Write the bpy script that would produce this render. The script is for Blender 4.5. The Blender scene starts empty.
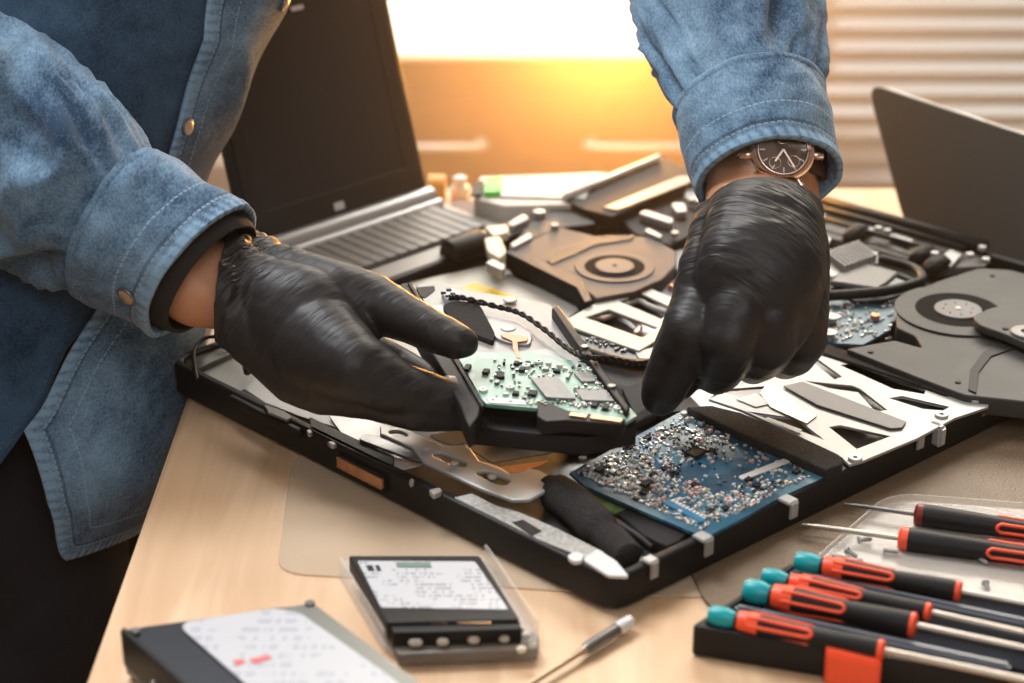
import bpy, bmesh, math, random
from mathutils import Vector, Matrix, noise
PI = math.pi
rnd = random.Random(7)
SC = bpy.context.scene
COL = SC.collection
# ------------------------------------------------------------ camera model (table top is z = 0)
H, F, PIT = .47, 1880.0, math.radians(24.7)
SP, CP = math.sin(PIT), math.cos(PIT)
FWD = Vector((0, CP, -SP)); RT = Vector((1, 0, 0)); DN = Vector((0, -SP, -CP))
CAM = Vector((0, 0, H))
def ray(px, py): return FWD + RT * ((px - 512) / F) + DN * ((py - 341.5) / F)
def Q(px, py, d): return CAM + ray(px, py) * d
def P(px, py, z=0.0):
    r = ray(px, py); return CAM + r * ((z - H) / r.z)
def SV(dx, dy, d=1.0): return (RT * dx + DN * dy) * (d / F)
def depth(p): return (p - CAM).dot(FWD)
FLOOR = -.75
# ------------------------------------------------------------ materials
def nt(name):
    m = bpy.data.materials.new(name); m.use_nodes = True
    n = m.node_tree.nodes; b = n['Principled BSDF']; return m, n, m.node_tree.links, b
def mat(name, col, rough=.5, metal=0., var=0., vs=30., bump=0., bs=200., spec=.5, coat=0., alpha=1., trans=0., stretch=None, ior=1.45):
    m, n, l, b = nt(name)
    b.inputs['Base Color'].default_value = (*col, 1); b.inputs['Roughness'].default_value = rough
    b.inputs['Metallic'].default_value = metal; b.inputs['Specular IOR Level'].default_value = spec
    b.inputs['Coat Weight'].default_value = coat; b.inputs['Alpha'].default_value = alpha
    b.inputs['Transmission Weight'].default_value = trans; b.inputs['IOR'].default_value = ior
    tc = n.new('ShaderNodeTexCoord'); mp = n.new('ShaderNodeMapping'); l.new(tc.outputs['Object'], mp.inputs[0])
    if stretch: mp.inputs['Scale'].default_value = stretch
    if var:
        t = n.new('ShaderNodeTexNoise'); t.inputs['Scale'].default_value = vs; t.inputs['Detail'].default_value = 5
        l.new(mp.outputs[0], t.inputs[0])
        r = n.new('ShaderNodeValToRGB'); r.color_ramp.elements[0].position = .3; r.color_ramp.elements[1].position = .7
        r.color_ramp.elements[0].color = (*[c * (1 - var) for c in col], 1); r.color_ramp.elements[1].color = (*[min(1, c * (1 + var)) for c in col], 1)
        l.new(t.outputs[0], r.inputs[0]); l.new(r.outputs[0], b.inputs['Base Color'])
    if bump:
        t = n.new('ShaderNodeTexNoise'); t.inputs['Scale'].default_value = bs; t.inputs['Detail'].default_value = 3
        l.new(mp.outputs[0], t.inputs[0]); bp = n.new('ShaderNodeBump'); bp.inputs['Strength'].default_value = bump
        bp.inputs['Distance'].default_value = .001
        l.new(t.outputs[0], bp.inputs['Height']); l.new(bp.outputs[0], b.inputs['Normal'])
    return m
def math_node(n, l, op, a, b=None, c=None):
    x = n.new('ShaderNodeMath'); x.operation = op
    for i, v in enumerate((a, b, c)):
        if v is None: continue
        if isinstance(v, (int, float)): x.inputs[i].default_value = v
        else: l.new(v, x.inputs[i])
    return x.outputs[0]
def mixrgb(n, l, f, a, b, mode='MIX'):
    x = n.new('ShaderNodeMix'); x.data_type = 'RGBA'; x.blend_type = mode
    for i, v in ((0, f), (6, a), (7, b)):
        if isinstance(v, (int, float)): x.inputs[i].default_value = v
        elif isinstance(v, tuple): x.inputs[i].default_value = (*v, 1)
        else: l.new(v, x.inputs[i])
    return x.outputs[2]
def denim(name, base, light):
    m, n, l, b = nt(name); b.inputs['Roughness'].default_value = .85; b.inputs['Specular IOR Level'].default_value = .2
    b.inputs['Sheen Weight'].default_value = .15
    tc = n.new('ShaderNodeTexCoord')
    def nz(s, d=4, vec=None):
        t = n.new('ShaderNodeTexNoise'); t.inputs['Scale'].default_value = s; t.inputs['Detail'].default_value = d
        l.new(vec or tc.outputs['Object'], t.inputs[0]); return t.outputs[0]
    mp = n.new('ShaderNodeMapping'); mp.inputs['Rotation'].default_value = (.3, .6, .4); mp.inputs['Scale'].default_value = (1, .25, 1)
    l.new(tc.outputs['Object'], mp.inputs[0])
    big = nz(13, 4); fine = nz(900, 2, mp.outputs[0]); mid = nz(110, 5, mp.outputs[0])
    f = math_node(n, l, 'MULTIPLY_ADD', big, 2.4, -.95)
    f = math_node(n, l, 'MULTIPLY_ADD', mid, .9, math_node(n, l, 'SUBTRACT', f, .35))
    f = math_node(n, l, 'MULTIPLY_ADD', fine, 1.1, math_node(n, l, 'SUBTRACT', f, .5))
    # worn hem edge and stitching: u = distance to the hem (m), v = along (m)
    sep = n.new('ShaderNodeSeparateXYZ'); l.new(tc.outputs['UV'], sep.inputs[0]); u, v = sep.outputs[0], sep.outputs[1]
    wear = math_node(n, l, 'SUBTRACT', 1.0, math_node(n, l, 'DIVIDE', u, .010)); wear = math_node(n, l, 'MAXIMUM', wear, 0.0)
    wv = math_node(n, l, 'SINE', math_node(n, l, 'MULTIPLY', v, 1100.0)); wv = math_node(n, l, 'MULTIPLY_ADD', wv, .35, .55)
    f = math_node(n, l, 'ADD', f, math_node(n, l, 'MULTIPLY', wear, wv))
    cl = n.new('ShaderNodeClamp'); l.new(f, cl.inputs[0])
    col = mixrgb(n, l, cl.outputs[0], base, light)
    st = None
    for uu in (.0085, .021):
        a = math_node(n, l, 'COMPARE', u, uu, .0005)
        d = math_node(n, l, 'LESS_THAN', math_node(n, l, 'FRACT', math_node(n, l, 'DIVIDE', v, .0032)), .7)
        s = math_node(n, l, 'MULTIPLY', a, d); st = s if st is None else math_node(n, l, 'MAXIMUM', st, s)
    gr = math_node(n, l, 'COMPARE', u, .0095, .0012)
    col = mixrgb(n, l, math_node(n, l, 'MULTIPLY', gr, .45), col, tuple(c * .35 for c in base))
    col = mixrgb(n, l, math_node(n, l, 'MULTIPLY', st, .6), col, (.30, .40, .52))
    l.new(col, b.inputs['Base Color'])
    hb = math_node(n, l, 'ADD', math_node(n, l, 'MULTIPLY', fine, .35), mid)
    bp = n.new('ShaderNodeBump'); bp.inputs['Strength'].default_value = .5; bp.inputs['Distance'].default_value = .0012
    l.new(hb, bp.inputs['Height']); l.new(bp.outputs[0], b.inputs['Normal'])
    return m
def wood(name, c1, c2, scale=(3, 22, 8), rough=.45):
    m, n, l, b = nt(name); b.inputs['Roughness'].default_value = rough
    tc = n.new('ShaderNodeTexCoord'); mp = n.new('ShaderNodeMapping'); mp.inputs['Scale'].default_value = scale
    l.new(tc.outputs['Object'], mp.inputs[0])
    w = n.new('ShaderNodeTexNoise'); w.inputs['Scale'].default_value = 2.2; w.inputs['Detail'].default_value = 6; w.inputs['Distortion'].default_value = 1.1
    l.new(mp.outputs[0], w.inputs[0])
    r = n.new('ShaderNodeValToRGB'); e = r.color_ramp.elements; e[0].position = .34; e[1].position = .68; e[0].color = (*c1, 1); e[1].color = (*c2, 1)
    l.new(w.outputs[0], r.inputs[0])
    # staves: broad planks slightly different in tone
    sp = n.new('ShaderNodeSeparateXYZ'); l.new(tc.outputs['Object'], sp.inputs[0])
    k = math_node(n, l, 'FLOOR', math_node(n, l, 'DIVIDE', sp.outputs[0], .062))
    wn = n.new('ShaderNodeTexWhiteNoise'); wn.noise_dimensions = '1D'; l.new(k, wn.inputs['W'])
    col = mixrgb(n, l, math_node(n, l, 'MULTIPLY', wn.outputs[0], .16), r.outputs[0], (.38, .22, .11), 'MIX')
    l.new(col, b.inputs['Base Color'])
    return m
def emit(name, col, s):
    m, n, l, b = nt(name); b.inputs['Emission Color'].default_value = (*col, 1); b.inputs['Emission Strength'].default_value = s
    b.inputs['Base Color'].default_value = (*col, 1); return m
def board_mat(name, base, light, dark, scale=260, thr=.55):
    """printed circuit board: solder mask with copper areas and tracks"""
    m, n, l, b = nt(name); b.inputs['Roughness'].default_value = .35
    tc = n.new('ShaderNodeTexCoord'); mp = n.new('ShaderNodeMapping'); mp.inputs['Rotation'].default_value = (0, 0, math.radians(45)); l.new(tc.outputs['Object'], mp.inputs[0])
    v = n.new('ShaderNodeTexVoronoi'); v.distance = 'CHEBYCHEV'; v.inputs['Scale'].default_value = 70; l.new(mp.outputs[0], v.inputs[0])
    bw = n.new('ShaderNodeTexBrick'); bw.inputs['Scale'].default_value = scale; bw.inputs['Mortar Size'].default_value = .025
    l.new(mp.outputs[0], bw.inputs[0])
    bw.inputs['Color1'].default_value = (0, 0, 0, 1); bw.inputs['Color2'].default_value = (.35, .35, .35, 1); bw.inputs['Mortar'].default_value = (1, 1, 1, 1)
    t = n.new('ShaderNodeTexNoise'); t.inputs['Scale'].default_value = 24; l.new(mp.outputs[0], t.inputs[0])
    msk = math_node(n, l, 'GREATER_THAN', t.outputs[0], thr)
    c = mixrgb(n, l, msk, base, dark)
    sep = n.new('ShaderNodeSeparateColor'); l.new(v.outputs['Color'], sep.inputs[0])
    c = mixrgb(n, l, math_node(n, l, 'MULTIPLY', math_node(n, l, 'GREATER_THAN', sep.outputs[0], .7), .3), c, light)
    s2 = n.new('ShaderNodeSeparateColor'); l.new(bw.outputs['Color'], s2.inputs[0])
    c = mixrgb(n, l, math_node(n, l, 'MULTIPLY', s2.outputs[0], .38), c, light)
    l.new(c, b.inputs['Base Color']); return m
def label_mat(name, rot, org, w, h, text=(.12, .12, .12), accent=None, seed=1., lines=26.):
    """paper sticker with rows of small illegible print"""
    m, n, l, b = nt(name); b.inputs['Roughness'].default_value = .4
    tc = n.new('ShaderNodeTexCoord'); sep = n.new('ShaderNodeSeparateXYZ'); l.new(tc.outputs['UV'], sep.inputs[0])
    cmb = n.new('ShaderNodeCombineXYZ')
    l.new(math_node(n, l, 'MULTIPLY', sep.outputs[0], 42.0), cmb.inputs[0]); l.new(math_node(n, l, 'FLOOR', math_node(n, l, 'MULTIPLY', sep.outputs[1], lines)), cmb.inputs[1]); cmb.inputs[2].default_value = seed
    t = n.new('ShaderNodeTexNoise'); t.inputs['Scale'].default_value = 1.; t.inputs['Detail'].default_value = 3; l.new(cmb.outputs[0], t.inputs[0])
    a = math_node(n, l, 'GREATER_THAN', t.outputs[0], .5)
    fr = math_node(n, l, 'FRACT', math_node(n, l, 'MULTIPLY', sep.outputs[1], lines)); fr = math_node(n, l, 'COMPARE', fr, .5, .28)
    t2 = n.new('ShaderNodeTexNoise'); t2.inputs['Scale'].default_value = 4.; l.new(tc.outputs['UV'], t2.inputs[0])
    big = math_node(n, l, 'GREATER_THAN', t2.outputs[0], .47)
    f = math_node(n, l, 'MULTIPLY', math_node(n, l, 'MULTIPLY', math_node(n, l, 'MULTIPLY', a, fr), big), .8)
    c = mixrgb(n, l, f, (.47, .48, .51), text); l.new(c, b.inputs['Base Color']); return m
BLK = mat('black_plastic', (.009, .009, .010), .5, spec=.28, bump=.15, bs=900)
BLK2 = mat('black_matte', (.013, .013, .014), .65, spec=.25, var=.3, vs=60)
GRYP = mat('grey_fan_plastic', (.047, .046, .044), .52, spec=.3, var=.15, vs=40, bump=.1, bs=700)
FOAM = mat('black_foam', (.022, .02, .02), .95, var=.6, vs=900, bump=1., bs=1300)
STEEL = mat('brushed_steel', (.52, .52, .51), .40, .35, var=.12, vs=60)
TIN = mat('tinned_steel_sheet', (.385, .385, .38), .52, .45, var=.12, vs=25)
CREAM = mat('aluminium_sheet', (.42, .40, .36), .5, .25, var=.1, vs=12)
DSTEEL = mat('dark_steel', (.2, .2, .2), .35, .9, var=.2, vs=80)
SILV = mat('silver_paint', (.66, .66, .66), .4, .3)
COPPER = mat('copper', (.62, .30, .16), .4, .6, var=.2, vs=120)
GOLD = mat('gold_contacts', (.7, .42, .25), .35, .8)
WHT = mat('white_plastic', (.60, .60, .59), .45)
IVORY = mat('ivory_connector', (.72, .66, .52), .5)
YEL = mat('yellow_sticker', (.85, .55, .02), .5)
CHIPG = mat('grey_chip_top', (.19, .185, .18), .4, var=.08, vs=300)
CHIPB = mat('black_chip', (.018, .018, .019), .6, spec=.3)
BLUEPCB = board_mat('blue_circuit_board', (.005, .068, .135), (.14, .30, .34), (.003, .026, .065))
GREENPCB = board_mat('green_circuit_board', (.14, .265, .21), (.33, .44, .385), (.10, .22, .17), scale=420, thr=.58)
GREENEDGE = mat('green_board_edge', (.01, .22, .12), .4)
GLOVE = mat('black_nitrile', (.014, .0135, .015), .50, spec=.33, bump=.12, bs=420, stretch=(1, 1, 2.2))
SKIN = mat('skin', (.50, .235, .125), .5, var=.14, vs=45, bump=.25, bs=500)
TROUS = mat('dark_trousers', (.008, .009, .014), .85, var=.3, vs=40, bump=.4, bs=500)
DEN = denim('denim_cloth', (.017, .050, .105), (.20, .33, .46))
DEN_SHADE = denim('denim_cloth_shade', (.009, .028, .058), (.052, .115, .195))  # darker copy of the denim: shade of the shirt body painted in
BRASS = mat('snap_metal', (.72, .56, .40), .35, .8)
TEAL = mat('teal_plastic', (.0, .30, .34), .35)
ORNG = mat('orange_red_rubber', (.82, .085, .03), .4)
SHAFT = mat('chrome_shaft', (.50, .46, .42), .32, 1.)
TRAYT = mat('grey_tray_plastic', (.15, .165, .19), .35, var=.1, vs=50)
CLEAR = mat('clear_plastic', (.9, .86, .80), .12, alpha=.22, spec=.6)
CLEARM = mat('translucent_mat', (.70, .56, .40), .55, alpha=.42, bump=.1, bs=400)
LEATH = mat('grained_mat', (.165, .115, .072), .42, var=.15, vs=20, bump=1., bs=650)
SCRN = mat('dark_screen', (.022, .022, .025), .25, spec=.5)
BEZ = mat('dark_bezel', (.017, .017, .019), .38)
DECKG = mat('grey_deck', (.24, .225, .21), .4, .3, var=.12, vs=60)
LEAFM = mat('leaf_green', (.08, .22, .03), .5, var=.4, vs=30)

# ------------------------------------------------------------ object helpers
ROOTM = {}
def rootof(o):
    while o.parent is not None: o = o.parent
    return o
def tag(o, label=None, cat=None, group=None, kind=None):
    if label: o['label'] = label
    if cat: o['category'] = cat
    if group: o['group'] = group
    if kind: o['kind'] = kind
    return o
def root(name, loc, label, cat, group=None, rot=None):
    o = bpy.data.objects.new(name, None); COL.objects.link(o)
    M = Matrix.Translation(Vector(loc)) @ (rot.to_4x4() if rot is not None else Matrix.Identity(4))
    o.matrix_world = M; ROOTM[o.name] = M; o.empty_display_size = .01
    return tag(o, label, cat, group)
def link(name, me, m, parent=None, world=True, smooth=False):
    if m is not None:
        for x in (m if isinstance(m, (list, tuple)) else [m]): me.materials.append(x)
    o = bpy.data.objects.new(name, me); COL.objects.link(o)
    if parent is not None:
        o.parent = parent
        M = ROOTM.get(rootof(parent).name)
        if world and M is not None: me.transform(M.inverted())
    if smooth:
        for p in me.polygons: p.use_smooth = True
    return o
def from_bm(name, bm, m, parent=None, world=True, smooth=False):
    bmesh.ops.recalc_face_normals(bm, faces=bm.faces[:])
    me = bpy.data.meshes.new(name); bm.to_mesh(me); bm.free()
    return link(name, me, m, parent, world, smooth)
TS = bpy.data.scenes.new('workbench')
def evaluated(o):
    """the mesh an object evaluates to, worked out in a small scene of its own"""
    TS.collection.objects.link(o); TS.view_layers[0].update(); dg = TS.view_layers[0].depsgraph
    me = bpy.data.meshes.new_from_object(o.evaluated_get(dg)); TS.collection.objects.unlink(o); return me
def modded(o, smooth=True):
    """apply the object's modifiers and keep the result as its mesh"""
    me = evaluated(o); old = o.data
    o.modifiers.clear(); o.data = me
    if old.users == 0: bpy.data.meshes.remove(old)
    for p in me.polygons: p.use_smooth = smooth
    return o
def crop(x0, y0, s): return lambda *pts: [(x0 + x / s, y0 + y / s) for x, y in pts]
class Pl:
    """a plane in space: origin and in-plane axes"""
    def __init__(s, o, ux, uy):
        s.o = Vector(o); s.x = Vector(ux).normalized(); n = s.x.cross(Vector(uy)).normalized(); s.n = n; s.y = n.cross(s.x)
    def hit(s, px, py):
        r = ray(px, py); t = (s.o - CAM).dot(s.n) / r.dot(s.n); w = CAM + r * t - s.o
        return (w.dot(s.x), w.dot(s.y))
    def up(s, dz): return Pl(s.o + s.n * dz, s.x, s.y)
    def w(s, a, b, c=0): return s.o + s.x * a + s.y * b + s.n * c
def HP(z): return Pl((0, 0, z), (1, 0, 0), (0, 1, 0))
def rounded(pts, r, n=5):
    out = []
    k = len(pts)
    for i in range(k):
        p, a, b = Vector(pts[i]), Vector(pts[i - 1]), Vector(pts[(i + 1) % k])
        rr = min(r, (a - p).length * .45, (b - p).length * .45)
        p0 = p + (a - p).normalized() * rr; p1 = p + (b - p).normalized() * rr
        for j in range(n + 1):
            t = j / n; out.append(tuple((1 - t) ** 2 * p0 + 2 * t * (1 - t) * p + t * t * p1))
    return out
def plate(name, outs, pl, thick, m, parent=None, bevel=.0, rad=0., px=True, smooth=False, uv=False):
    """flat sheet with holes (first outline outer, the rest holes) whose top lies on plane pl"""
    if isinstance(pl, (int, float)): pl = HP(pl)
    cu = bpy.data.curves.new(name, 'CURVE'); cu.dimensions = '2D'; cu.fill_mode = 'BOTH'
    cu.extrude = max(thick / 2 - bevel, 1e-5); cu.bevel_depth = bevel; cu.bevel_resolution = 2; cu.offset = -bevel
    for k, o in enumerate(outs):
        q = [pl.hit(*p) for p in o] if px else [tuple(p[:2]) for p in o]
        if rad: q = rounded(q, rad if k == 0 else rad * .6)
        s = cu.splines.new('POLY'); s.points.add(len(q) - 1); s.use_cyclic_u = True
        for a, b in zip(s.points, q): a.co = (b[0], b[1], 0, 1)
    ob = bpy.data.objects.new('tmp', cu)
    me = evaluated(ob); bpy.data.objects.remove(ob); bpy.data.curves.remove(cu)
    me.name = name
    if uv:
        xs = [v.co.x for v in me.vertices]; ys = [v.co.y for v in me.vertices]; x0, x1, y0, y1 = min(xs), max(xs), min(ys), max(ys)
        while me.uv_layers: me.uv_layers.remove(me.uv_layers[0])
        L = me.uv_layers.new(name='UVMap')
        for lp in me.loops:
            c = me.vertices[lp.vertex_index].co; L.data[lp.index].uv = ((c.x - x0) / (x1 - x0), (c.y - y0) / (y1 - y0))
    M = Matrix(((pl.x.x, pl.y.x, pl.n.x, 0), (pl.x.y, pl.y.y, pl.n.y, 0), (pl.x.z, pl.y.z, pl.n.z, 0), (0, 0, 0, 1)))
    me.transform(Matrix.Translation(pl.o) @ M @ Matrix.Translation((0, 0, -thick / 2)))
    me.materials.clear()
    return link(name, me, m, parent, True, smooth)
def add_box(bm, c, s, M=None, bev=0.):
    """box: centre, size, optional 3x3 axes"""
    r = bmesh.ops.create_cube(bm, size=1)['verts']
    for v in r:
        q = Vector((v.co.x * s[0], v.co.y * s[1], v.co.z * s[2])); v.co = (M @ q if M is not None else q) + Vector(c)
    if bev:
        es = list({e for v in r for e in v.link_edges}); bmesh.ops.bevel(bm, geom=es, offset=bev, segments=2, affect='EDGES')
def box(name, c, s, m, parent=None, M=None, bev=0.):
    bm = bmesh.new(); add_box(bm, c, s, M, bev); return from_bm(name, bm, m, parent)
def axes(d):
    d = d.normalized(); a = Vector((0, 0, 1)) if abs(d.z) < .9 else Vector((1, 0, 0)); x = d.cross(a).normalized(); return x, d.cross(x)
def add_lathe(bm, p0, p1, prof, n=24, cap=True, sq=1.):
    """revolve prof [(t, r)] about the axis p0->p1, t in metres from p0"""
    d = (p1 - p0).normalized(); x, y = axes(d); rings = []
    for t, r in prof:
        c = p0 + d * t; rings.append([bm.verts.new(c + (x * math.cos(2 * PI * i / n) + y * math.sin(2 * PI * i / n) * sq) * max(r, 1e-5)) for i in range(n)])
    for a, b in zip(rings, rings[1:]):
        for i in range(n): bm.faces.new((a[i], a[(i + 1) % n], b[(i + 1) % n], b[i]))
    if cap: bm.faces.new(rings[0]); bm.faces.new(rings[-1][::-1])
def lathe(name, p0, p1, prof, m, parent=None, n=24, world=True, smooth=True, sq=1.):
    bm = bmesh.new(); add_lathe(bm, Vector(p0), Vector(p1), prof, n, True, sq); o = from_bm(name, bm, m, parent, world, False)
    if smooth: shade(o.data)
    return o
def shade(me, ang=40):
    for p in me.polygons: p.use_smooth = True
    try:
        me.set_sharp_from_angle(angle=math.radians(ang))
    except Exception: pass
def disc(name, c, r, h, m, parent=None, nrm=(0, 0, 1), n=24, bev=.0003):
    nn = Vector(nrm).normalized(); c = Vector(c)
    return lathe(name, c - nn * h, c, [(0, r), (h - bev, r), (h, r - bev)], m, parent, n)
def add_tube(bm, pts, r, n=10):
    pts = [Vector(p) for p in pts]; rings = []; ref = None
    for i, p in enumerate(pts):
        d = (pts[min(i + 1, len(pts) - 1)] - pts[max(i - 1, 0)]).normalized()
        if ref is None: ref = axes(d)[0]
        x = (ref - d * ref.dot(d)).normalized(); ref = x; y = d.cross(x); rr = r[i] if isinstance(r, (list, tuple)) else r
        rings.append([bm.verts.new(p + (x * math.cos(2 * PI * k / n) + y * math.sin(2 * PI * k / n)) * rr) for k in range(n)])
    for a, b in zip(rings, rings[1:]):
        for k in range(n): bm.faces.new((a[k], a[(k + 1) % n], b[(k + 1) % n], b[k]))
    bm.faces.new(rings[0][::-1]); bm.faces.new(rings[-1])
def smoothpath(pts, n=8):
    pts = [Vector(p) for p in pts]; out = []
    for i in range(len(pts) - 1):
        p0, p1, p2, p3 = pts[max(i - 1, 0)], pts[i], pts[i + 1], pts[min(i + 2, len(pts) - 1)]
        for j in range(n):
            t = j / n
            out.append(.5 * ((2 * p1) + (p2 - p0) * t + (2 * p0 - 5 * p1 + 4 * p2 - p3) * t * t + (3 * p1 - p0 - 3 * p2 + p3) * t ** 3))
    return out + [pts[-1]]
def tube(name, pts, r, m, parent=None, n=10, sm=8):
    bm = bmesh.new(); add_tube(bm, smoothpath(pts, sm), r, n); return from_bm(name, bm, m, parent, True, True)
def rotz(a): return Matrix.Rotation(a, 3, 'Z')
def struct(o): o['kind'] = 'structure'; return o
# ------------------------------------------------------------ the room
def wbox(name, x0, x1, y0, y1, z0, z1, m, parent=None, bev=0.):
    return box(name, ((x0 + x1) / 2, (y0 + y1) / 2, (z0 + z1) / 2), (x1 - x0, y1 - y0, z1 - z0), m, parent, None, bev)
WALLM = mat('wall_plaster', (.36, .30, .25), .8, bump=.2, bs=60)
CEILM = mat('ceiling_paint', (.7, .68, .64), .9)
FLOORM = wood('floor_boards', (.16, .10, .06), (.24, .15, .09), (1, 6, 3), .5)
WY = 2.35
SILL = -.355
struct(wbox('floor', -2.6, 2.8, -1.2, WY + .15, FLOOR - .05, FLOOR, FLOORM))
struct(wbox('ceiling', -2.6, 2.8, -1.2, WY + .15, 1.85, 1.9, CEILM))
struct(wbox('wall_left', -2.65, -2.6, -1.2, WY + .15, FLOOR, 1.85, WALLM))
struct(wbox('wall_right', 2.8, 2.85, -1.2, WY + .15, FLOOR, 1.85, WALLM)); struct(wbox('wall_front', -2.6, 2.8, -1.25, -1.2, FLOOR, 1.85, WALLM))
# back wall: below the windows, above them and the piers
wl = struct(wbox('wall_back', -2.6, 2.8, WY, WY + .12, FLOOR, SILL, WALLM))
struct(wbox('wall_back.001', -2.6, 2.8, WY, WY + .12, 1.35, 1.85, WALLM))
PIERS = [(-2.6, -1.9), (-.62, -.40), (.35, .385), (2.5, 2.8)]
for i, (a, b) in enumerate(PIERS): struct(wbox('wall_back.%03d' % (i + 2), a, b, WY, WY + .12, SILL, 1.35, WALLM))
FRM = mat('window_frame_paint', (.7, .66, .6), .4)
GLS = mat('window_glass', (1, 1, 1), .02, alpha=.06)
for i, (a, b) in enumerate(zip(PIERS, PIERS[1:])):
    x0, x1 = a[1], b[0]
    w = bpy.data.objects.new('window_%d' % (i + 1), None); COL.objects.link(w); w.location = (x0, WY, SILL); w['kind'] = 'structure'; ROOTM[w.name] = Matrix.Translation(w.location)
    bm = bmesh.new(); fw = .035
    for c, s in ((((x0 + x1) / 2, WY + .06, SILL + fw / 2), (x1 - x0, .06, fw)), (((x0 + x1) / 2, WY + .06, 1.35 - fw / 2), (x1 - x0, .06, fw)),
                 ((x0 + fw / 2, WY + .06, .5325), (fw, .06, 1.565)), ((x1 - fw / 2, WY + .06, .5325), (fw, .06, 1.565))): add_box(bm, c, s)
    from_bm('window_frame', bm, FRM, w)
    box('pane', ((x0 + x1) / 2, WY + .06, .5325), (x1 - x0 - .06, .006, 1.5), GLS, w)
# venetian blind on the right window
BLM = mat('blind_slat', (.62, .62, .62), .45)
bl = root('venetian_blind', (.4, WY - .05, SILL), 'pale horizontal slatted window blind covering the right window', 'window blind')
for i in range(58):
    z = SILL + .02 + i * .0285
    if i > 40: break
    bm = bmesh.new(); add_box(bm, (1.43, WY - .05, z), (2.08, .030, .0016), Matrix.Rotation(math.radians(-52), 3, 'X')); from_bm('slat', bm, BLM, bl)
wbox('bottom_rail', .39, 2.48, WY - .062, WY - .038, SILL - .006, SILL + .008, BLM, bl, .002)
for x in (.75, 1.35, 1.95): tube('ladder_cord', [(x, WY - .05, SILL), (x, WY - .05, .9)], .001, BLM, bl, 6, 1)
# sideboard in front of the centre window
CABM = wood('cabinet_wood', (.045, .013, .008), (.080, .025, .013), (4, 3, 26), .45)
CY = 1.95
cb = root('sideboard', (.20, CY + .17, FLOOR), 'low reddish brown wooden sideboard under the bright window', 'sideboard')
zt = P(560, 54, 0); 
def zy(py, y):  # height where the photo row py meets the vertical plane at distance y
    r = ray(512, py); return H + r.z * (y / r.y)
def xy(px, py, y):
    r = ray(px, py); return r.x * (y / r.y)
T1 = zy(51, CY)
X0, X1 = xy(385, 100, CY), xy(800, 100, CY)
wbox('body', X0, X1, CY + .012, CY + .34, FLOOR + .06, T1 - .009, CABM, cb)
wbox('top_board', X0 - .01, X1 + .01, CY - .008, CY + .38, T1 - .009, T1, mat('window_glare_top', (.86, .83, .76), .35), cb, .004)  # top coloured white to stand in for the bright window behind
wbox('plinth', X0 + .02, X1 - .02, CY + .03, CY + .33, FLOOR, FLOOR + .06, BLK2, cb)
n = 2; ww = (X1 - X0) / n
for i in range(n):
    for j in range(3):
        zz = T1 - .045 - j * .155
        a, b = X0 + i * ww + .006, X0 + (i + 1) * ww - .006
        d = wbox('drawer', a, b, CY - .004, CY + .012, zz - .146, zz, CABM, cb, .003)
        c = a + ww * .2
        tube('handle', [(c - .05, CY - .003, zz - .055), (c - .05, CY - .022, zz - .055), (c + .05, CY - .022, zz - .055), (c + .05, CY - .003, zz - .055)], .0045, STEEL, d, 8, 4)
# potted plant standing beside the sideboard, behind the open laptop
pp = root('potted_plant', (-.52, 1.72, FLOOR), 'leafy green potted plant on the floor behind the open laptop', 'plant')
POTM = mat('terracotta_pot', (.35, .16, .08), .8)
lathe('pot', (-.52, 1.72, FLOOR), (-.52, 1.72, FLOOR + .3), [(0, .10), (.26, .14), (.30, .15), (.30, .13), (.27, .125)], POTM, pp)
bm = bmesh.new(); bs_ = bmesh.new(); rp = random.Random(3)
for i in range(70):
    a = rp.uniform(0, 2 * PI); h = rp.uniform(.25, .75); R = rp.uniform(.06, .20)
    p0 = Vector((-.52, 1.72, FLOOR + .27)); p1 = Vector((-.52 + R * math.cos(a), 1.72 + R * math.sin(a), FLOOR + .3 + h))
    add_tube(bs_, smoothpath([p0, (p0 + p1) / 2 + Vector((0, 0, .06)), p1], 3), .003, 5)
    d = Vector((math.cos(a), math.sin(a), rp.uniform(-.2, .7))).normalized(); s = d.cross(Vector((0, 0, 1))).normalized(); up = s.cross(d)
    prev = None; L = rp.uniform(.09, .15)
    for k in range(7):
        t = k / 6; w_ = .032 * math.sin(PI * min(1, t * .97 + .02)); c = p1 + d * L * t - Vector((0, 0, 1)) * .05 * t * t
        row = [bm.verts.new(c - s * w_ + up * .004), bm.verts.new(c), bm.verts.new(c + s * w_ + up * .004)]
        if prev:
            bm.faces.new((prev[0], prev[1], row[1], row[0])); bm.faces.new((prev[1], prev[2], row[2], row[1]))
        prev = row
from_bm('foliage', bm, LEAFM, pp, True, True); from_bm('stem', bs_, mat('stem_green', (.1, .16, .04), .6), pp, True, True)

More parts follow.
